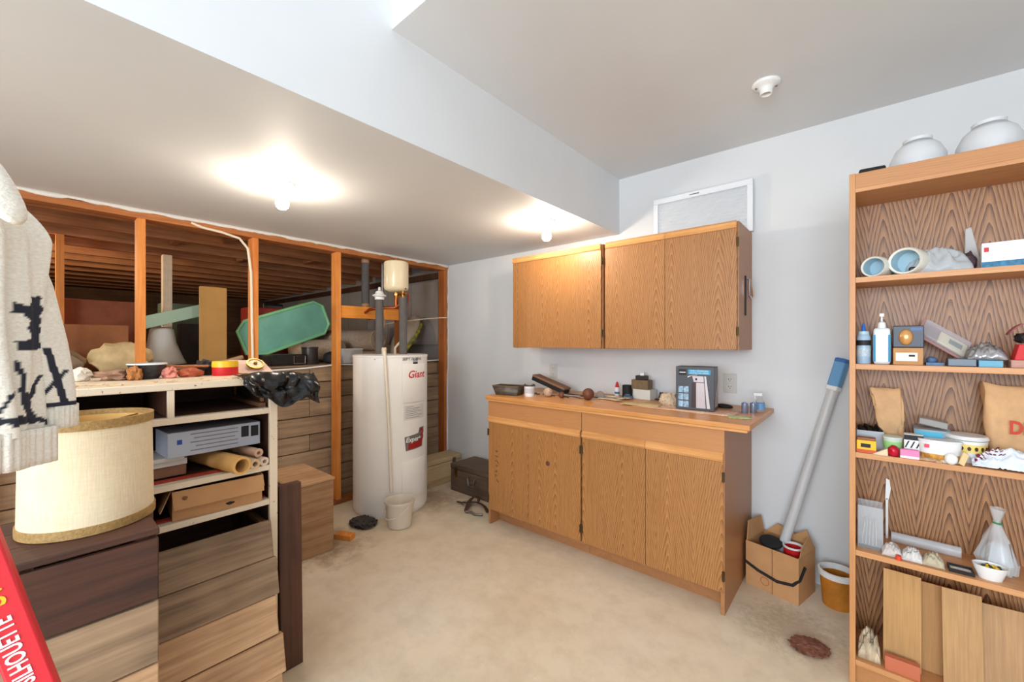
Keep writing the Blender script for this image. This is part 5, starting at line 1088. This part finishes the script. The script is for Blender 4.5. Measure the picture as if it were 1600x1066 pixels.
solo('film_roll', 'long clear film roll lying along the lower shelf', 'film roll', MB().cyl((-0.14,0,0.02), (0.14,0,0.02), 0.02, n=18), mat('bag_film', (228,232,234)), (0.27, 2.205, z), R(-3))
fc = thing('framed_card', 'black framed card lying flat on the lower shelf', 'card', (0.385, 2.075, z))
mkobj('frame', MB().box(-0.045, 0.045, -0.035, -0.029, 0, 0.012).box(-0.045, 0.045, 0.029, 0.035, 0, 0.012).box(-0.045, -0.039, -0.029, 0.029, 0, 0.012).box(0.039, 0.045, -0.029, 0.029, 0, 0.012), BLACK, fc)
mkobj('card_sheet', MB().box(-0.039, 0.039, -0.029, 0.029, 0, 0.004), WPAPER, fc)
tbg = thing('twisted_bag', 'clear bag of white powder tied at the neck on the lower shelf', 'bag', (0.53, 2.16, z))
def crease(m, k):
    m.v = [(x*(1+k*noise.noise(Vector((x*40, y*40, zz*14)))), y*(1+k*noise.noise(Vector((x*40, y*40, zz*14)))), zz) for x, y, zz in m.v]; return m
mkobj('bag_film', crease(MB().lathe([(0,0),(0.06,0.002),(0.066,0.04),(0.045,0.11),(0.016,0.16),(0.012,0.175),(0.03,0.215)], 40), 0.5), mat('bag_film', (228,232,234)), tbg)
mkobj('powder', crease(MB().lathe([(0,0.003),(0.045,0.005),(0.05,0.04),(0.045,0.06),(0.034,0.09),(0,0.11)], 40), 0.4), mat('powder_white', (224,232,238), 0.6), tbg)
mkobj('green_tie', MB().tube([(0.016*math.cos(a),0.016*math.sin(a),0.165) for a in [2*PI*i/12 for i in range(12)]], 0.004, 6, closed=True), mat('tie_green', (70,130,80), 0.5), tbg)
fb = thing('flower_bowl', 'white oval bowl of yellow flowers at the front of the lower shelf', 'bowl', (0.485, 2.075, z))
OV2 = Matrix.Diagonal((1.35, 0.9, 1, 1))
mkobj('bowl', MB().lathe([(0,0),(0.030,0),(0.046,0.045),(0.043,0.045),(0.028,0.006),(0,0.005)], 30, OV2), WPL, fb)
for k in range(9): mkobj('petal_cluster', MB().blob((0.034*math.cos(k*2.4)*math.sqrt(k/9), 0.022*math.sin(k*2.4)*math.sqrt(k/9), 0.030), (0.010,0.009,0.008), 0.4, 9, k, 2), mat('petal_yellow', (236,196,40), 0.6) if k % 2 else mat('petal_dark', (62,64,46), 0.7), fb)

# bottom shelf: cardboard sheets and a bag
z = SH[4]
for i, (x0, x1, h, y, rgb, lb) in enumerate(((0.09,0.245,0.335,2.10,(206,158,102),'tan corrugated sheet standing nearest the bag'),(0.20,0.36,0.31,2.135,(196,146,94),'brown corrugated sheet standing behind the tan one'),(0.325,0.47,0.33,2.085,(212,166,114),'pale corrugated sheet at the front of the bottom shelf'),(0.45,0.66,0.30,2.12,(214,168,122),'wide pale corrugated sheet at the far end'))):
    solo('cardboard_sheet', lb, 'cardboard', MB().box(x0-(x0+x1)/2, x1-(x0+x1)/2, -0.004, 0.004, 0, h), wood('corrugated_%d' % i, 'Z', rgb, tuple(int(q*0.84) for q in rgb), 0.85, 110), ((x0+x1)/2, y, z), group='cardboard sheets on the bottom shelf', rot=(R(-6), 0, R(-3+3*i)), bevel=0.001)
solo('snack_bag', 'crumpled silver and cream bag in the bottom shelf corner', 'bag', pillow(0.10, 0.09, 0.11, 7, 0.7, 5), mat('snack_film', (206,186,156), 0.35, var=0.4, vs=20), (0.03, 2.09, z), angle=180, solid=0.001)
solo('terracotta_box', 'low terracotta coloured box before the cardboard sheets', 'box', MB().box(-0.07, 0.07, -0.018, 0.018, 0, 0.05), mat('terracotta', (198,110,78), 0.7), (0.165, 2.056, z), bevel=0.002)

for o in list(bpy.data.objects):
    if o.name not in _known and o.parent is None:
        k = 1.0 if o.name.startswith('lying_cup') else 0.68
        o.location.x = -0.009 + 0.668*o.location.x
        if k < 1: o.scale = (0.668, 0.74, 1)
# ------------------------------------------------------------------ things stored in the crawl space
ZL = 1.119
pj = thing('film_projector', 'black boxy projector with steel framed front on the ledge', 'projector', (-3.50, 1.345, ZL), R(12))
mkobj('case', MB().box(-0.10, 0.09, -0.19, 0.09, 0, 0.085), BLACK, pj, bevel=0.006)
mkobj('front_frame', MB().tube([(0.091,-0.012,0.012),(0.091,0.085,0.012),(0.091,0.085,0.072),(0.091,-0.012,0.072)], 0.005, 6, closed=True), STEEL, pj)
solo('black_pot', 'black ribbed pot standing beside the projector', 'pot', MB().lathe([(0,0),(0.066,0),(0.068,0.02),(0.060,0.03),(0.062,0.04),(0.062,0.13),(0.066,0.135),(0.066,0.142),(0.055,0.142),(0.055,0.02),(0,0.015)], 30), mat('pot_black', (62,54,50), 0.3, 0.3), (-3.50, 1.515, ZL))
solo('black_camera_case', 'small black padded case beside the stud', 'case', MB().blob((0,0,0), (0.06,0.055,0.055), 0.15, 5, 4, 3), BLACKM, (-3.46, 1.665, ZL))
wbn = thing('white_bin', 'small pale grey plastic bin behind the stud', 'bin', (-3.50, 1.86, ZL))
mkobj('bin', MB().add([(-0.06,-0.075,0),(0.06,-0.075,0),(0.06,0.075,0),(-0.06,0.075,0),(-0.07,-0.09,0.12),(0.07,-0.09,0.12),(0.07,0.09,0.12),(-0.07,0.09,0.12)], [(0,3,2,1),(0,1,5,4),(1,2,6,5),(2,3,7,6),(3,0,4,7)]), mat('bin_grey', (206,206,208), 0.4), wbn, solid=0.004)
mkobj('rim', MB().tube([(-0.07,-0.09,0.12),(0.07,-0.09,0.12),(0.07,0.09,0.12),(-0.07,0.09,0.12)], 0.005, 6, closed=True), WPL, wbn)
CARP = mat('carpet_taupe', (184,160,138), 0.95, var=0.2, vs=60, bump=0.6, bs=200)
def carpet(label, loc, rz, turns, r0, r1, L, sq=1.0):
    m = MB(); N = int(turns*20); vv = []
    for i in range(N+1):
        a = 2*PI*turns*i/N; r = r0+(r1-r0)*i/N
        vv += [(r*math.cos(a), -L/2, r*math.sin(a)*sq), (r*math.cos(a), L/2, r*math.sin(a)*sq)]
    m.add(vv, [(2*i, 2*i+1, 2*i+3, 2*i+2) for i in range(N)])
    return solo('carpet_roll', label, 'carpet', m, CARP, loc, rz, group='carpet rolls in the crawl space', solid=0.016)
carpet('tightly rolled taupe carpet offcut behind the black pot', (-3.86, 1.74, ZL+0.112), R(112), 4, 0.02, 0.10, 0.5)
carpet('loosely rolled taupe carpet behind the heater pipes', (-3.90, 2.06, ZL+0.205), R(112), 3, 0.045, 0.115, 0.7, 0.9)
carpet('flattened taupe carpet roll under the loose one', (-3.82, 2.08, ZL+0.05), R(112), 2, 0.05, 0.12, 0.5, 0.38)
sbg = thing('soil_bag', 'grey soil bag with flower print tilted against the panels', 'bag', (-3.60, 2.52, ZL), R(0))
SBM = Matrix.Translation((0,0.0,0.262)) @ Matrix.Rotation(R(-36), 4, 'X')
q = MB().blob((0,0,0), (0.13,0.07,0.25), 0.08, 4, 3, 4, flat=False); mkobj('sack', xf(q, SBM), mat('sack_grey', (190,176,160), 0.6, var=0.12), sbg)
mkobj('flower_print', xf(MB().blob((0.08,0.045,0.0), (0.055,0.032,0.19), 0.1, 4, 2, 3, flat=False), SBM), mat('flower_print_mix', (150,150,50), 0.5, var=0.75, vs=26), sbg)
SLED = thing('plastic_sled', 'turquoise plastic sled tilted on its side in the crawl space', 'sled', (-3.95, 1.50, ZL), 0)
SM = Matrix.Translation((0,-0.02,0.30)) @ Matrix.Rotation(R(20), 4, 'X')
TQ = mat('sled_turquoise', (130,196,172), 0.4, var=0.15, vs=6)
mkobj('sled_pan', xf(MB().prism([(0,-0.36,-0.10),(0,-0.29,-0.15),(0,0.31,-0.15),(0,0.38,-0.08),(0,0.38,0.10),(0,0.31,0.16),(0,-0.29,0.16),(0,-0.36,0.10)], (0.05,0,0)), SM), TQ, SLED, bevel=0.015)
mkobj('rim', xf(MB().tube([(0.05,-0.36,-0.10),(0.05,-0.29,-0.15),(0.05,0.31,-0.15),(0.05,0.38,-0.08),(0.05,0.38,0.10),(0.05,0.31,0.16),(0.05,-0.29,0.16),(0.05,-0.36,0.10)], 0.014, 8, closed=True), SM), mat('sled_rim', (150,220,160), 0.4), SLED)
rbx = thing('red_toolbox', 'red metal toolbox lying behind the turquoise sled', 'toolbox', (-4.25, 1.50, 1.115))
mkobj('case', MB().box(-0.10, 0.10, -0.24, 0.24, 0, 0.50), mat('toolbox_red', (160,44,34), 0.45, var=0.2), rbx, bevel=0.01)
mkobj('handle', MB().tube([(0,-0.08,0.50),(0,-0.08,0.54),(0,0.08,0.54),(0,0.08,0.50)], 0.01, 8), BLACK, rbx)
for i, (x, y, sx, sy, sz, m, lb, nm, ct) in enumerate((
      (-3.86, 0.26, 0.16, 0.18, 0.30, mat('brown_case', (150,92,52), 0.7, var=0.25, vs=8), 'brown cardboard case in the crawl space behind the bowl', 'brown_case', 'case'),
      (-4.45, 0.36, 0.2, 0.25, 0.50, mat('rust_case', (142,76,46), 0.7, var=0.25, vs=8), 'tall rust coloured case deep in the crawl space', 'rust_case', 'case'),
      (-3.72, 0.90, 0.03, 0.085, 0.60, mat('tan_panel', (198,152,86), 0.75, var=0.1, vs=6), 'tall tan cardboard panel standing beside the stud', 'tan_panel', 'panel'),
      (-4.40, 0.92, 0.12, 0.10, 0.34, mat('dark_case', (52,40,34), 0.6), 'dark suitcase behind the pale post', 'dark_suitcase', 'suitcase'),
      (-5.0, 0.95, 0.15, 0.16, 0.55, mat('green_case', (96,112,96), 0.7, var=0.2), 'grey green box deep behind the tan panel', 'green_box', 'box'))):
    solo(nm, lb, ct, MB().box(-sx/2, sx/2, -sy, sy, 0, sz), m, (x, y, 1.119 if x > -3.68 else 1.115), 0, bevel=0.006)
solo('cream_sack', 'cream cloth sack lying in the crawl space between the posts', 'sack', MB().blob((0,0,0), (0.10,0.15,0.10), 0.25, 6, 5, 3), mat('sack_cream', (214,186,136), 0.85, var=0.15), (-3.56, 0.385, ZL))
solo('grey_sack', 'grey brown sack lying before the brown case', 'sack', MB().blob((0,0,0), (0.09,0.13,0.075), 0.25, 6, 9, 3), mat('sack_taupe', (156,134,110), 0.85, var=0.15), (-3.53, 0.09, ZL))
solo('white_lampshade', 'white bell shaped lampshade stored behind the stud', 'lampshade', MB().lathe([(0.05,0.30),(0.07,0.28),(0.085,0.18),(0.13,0.06),(0.15,0.02)], 30), mat('shade_white', (224,222,214), 0.7), (-4.08, 0.66, 1.115), solid=0.004)
solo('pale_board', 'pale green painted board tilted across the dark suitcase', 'board', MB().box(-0.01, 0.01, -0.22, 0.22, -0.045, 0.045), mat('board_pale', (170,196,170), 0.6), (-3.95, 0.72, 1.50), rot=(R(18), 0, 0), bevel=0.003)
solo('curved_plank', 'bowed tan plank lying across the crawl space floor', 'plank', MB().grid(lambda u, v: (-0.03+0.06*v, -0.32+0.64*u, 0.16+0.06*(2*u-1)**2), 16, 3), GREYW2, (-3.55, 0.72, ZL-0.15), solid=0.03)
crl = thing('crawlspace_fill_lamp', 'added bare bulb on a lampholder, out of view under the crawl space joists', 'lamp', (-4.62, -0.62, 2.045))  # unseen bulb added to light up the crawl space
mkobj('base', MB().lathe([(0,0),(0.055,0),(0.052,-0.014),(0.026,-0.030),(0.024,-0.05),(0,-0.05)], 24), PORC, crl)
BULB2 = mat('lit_bulb_bright', (255,236,210), 0.3, emis=1.0)
_b = BULB2.node_tree.nodes['Principled BSDF']; _b.inputs['Emission Strength'].default_value = 1100; _b.inputs['Emission Color'].default_value = (1.0, 0.78, 0.52, 1)
mkobj('bulb', MB().lathe([(0.013,-0.05),(0.026,-0.08),(0.030,-0.098),(0.017,-0.125),(0,-0.129)], 20), BULB2, crl)
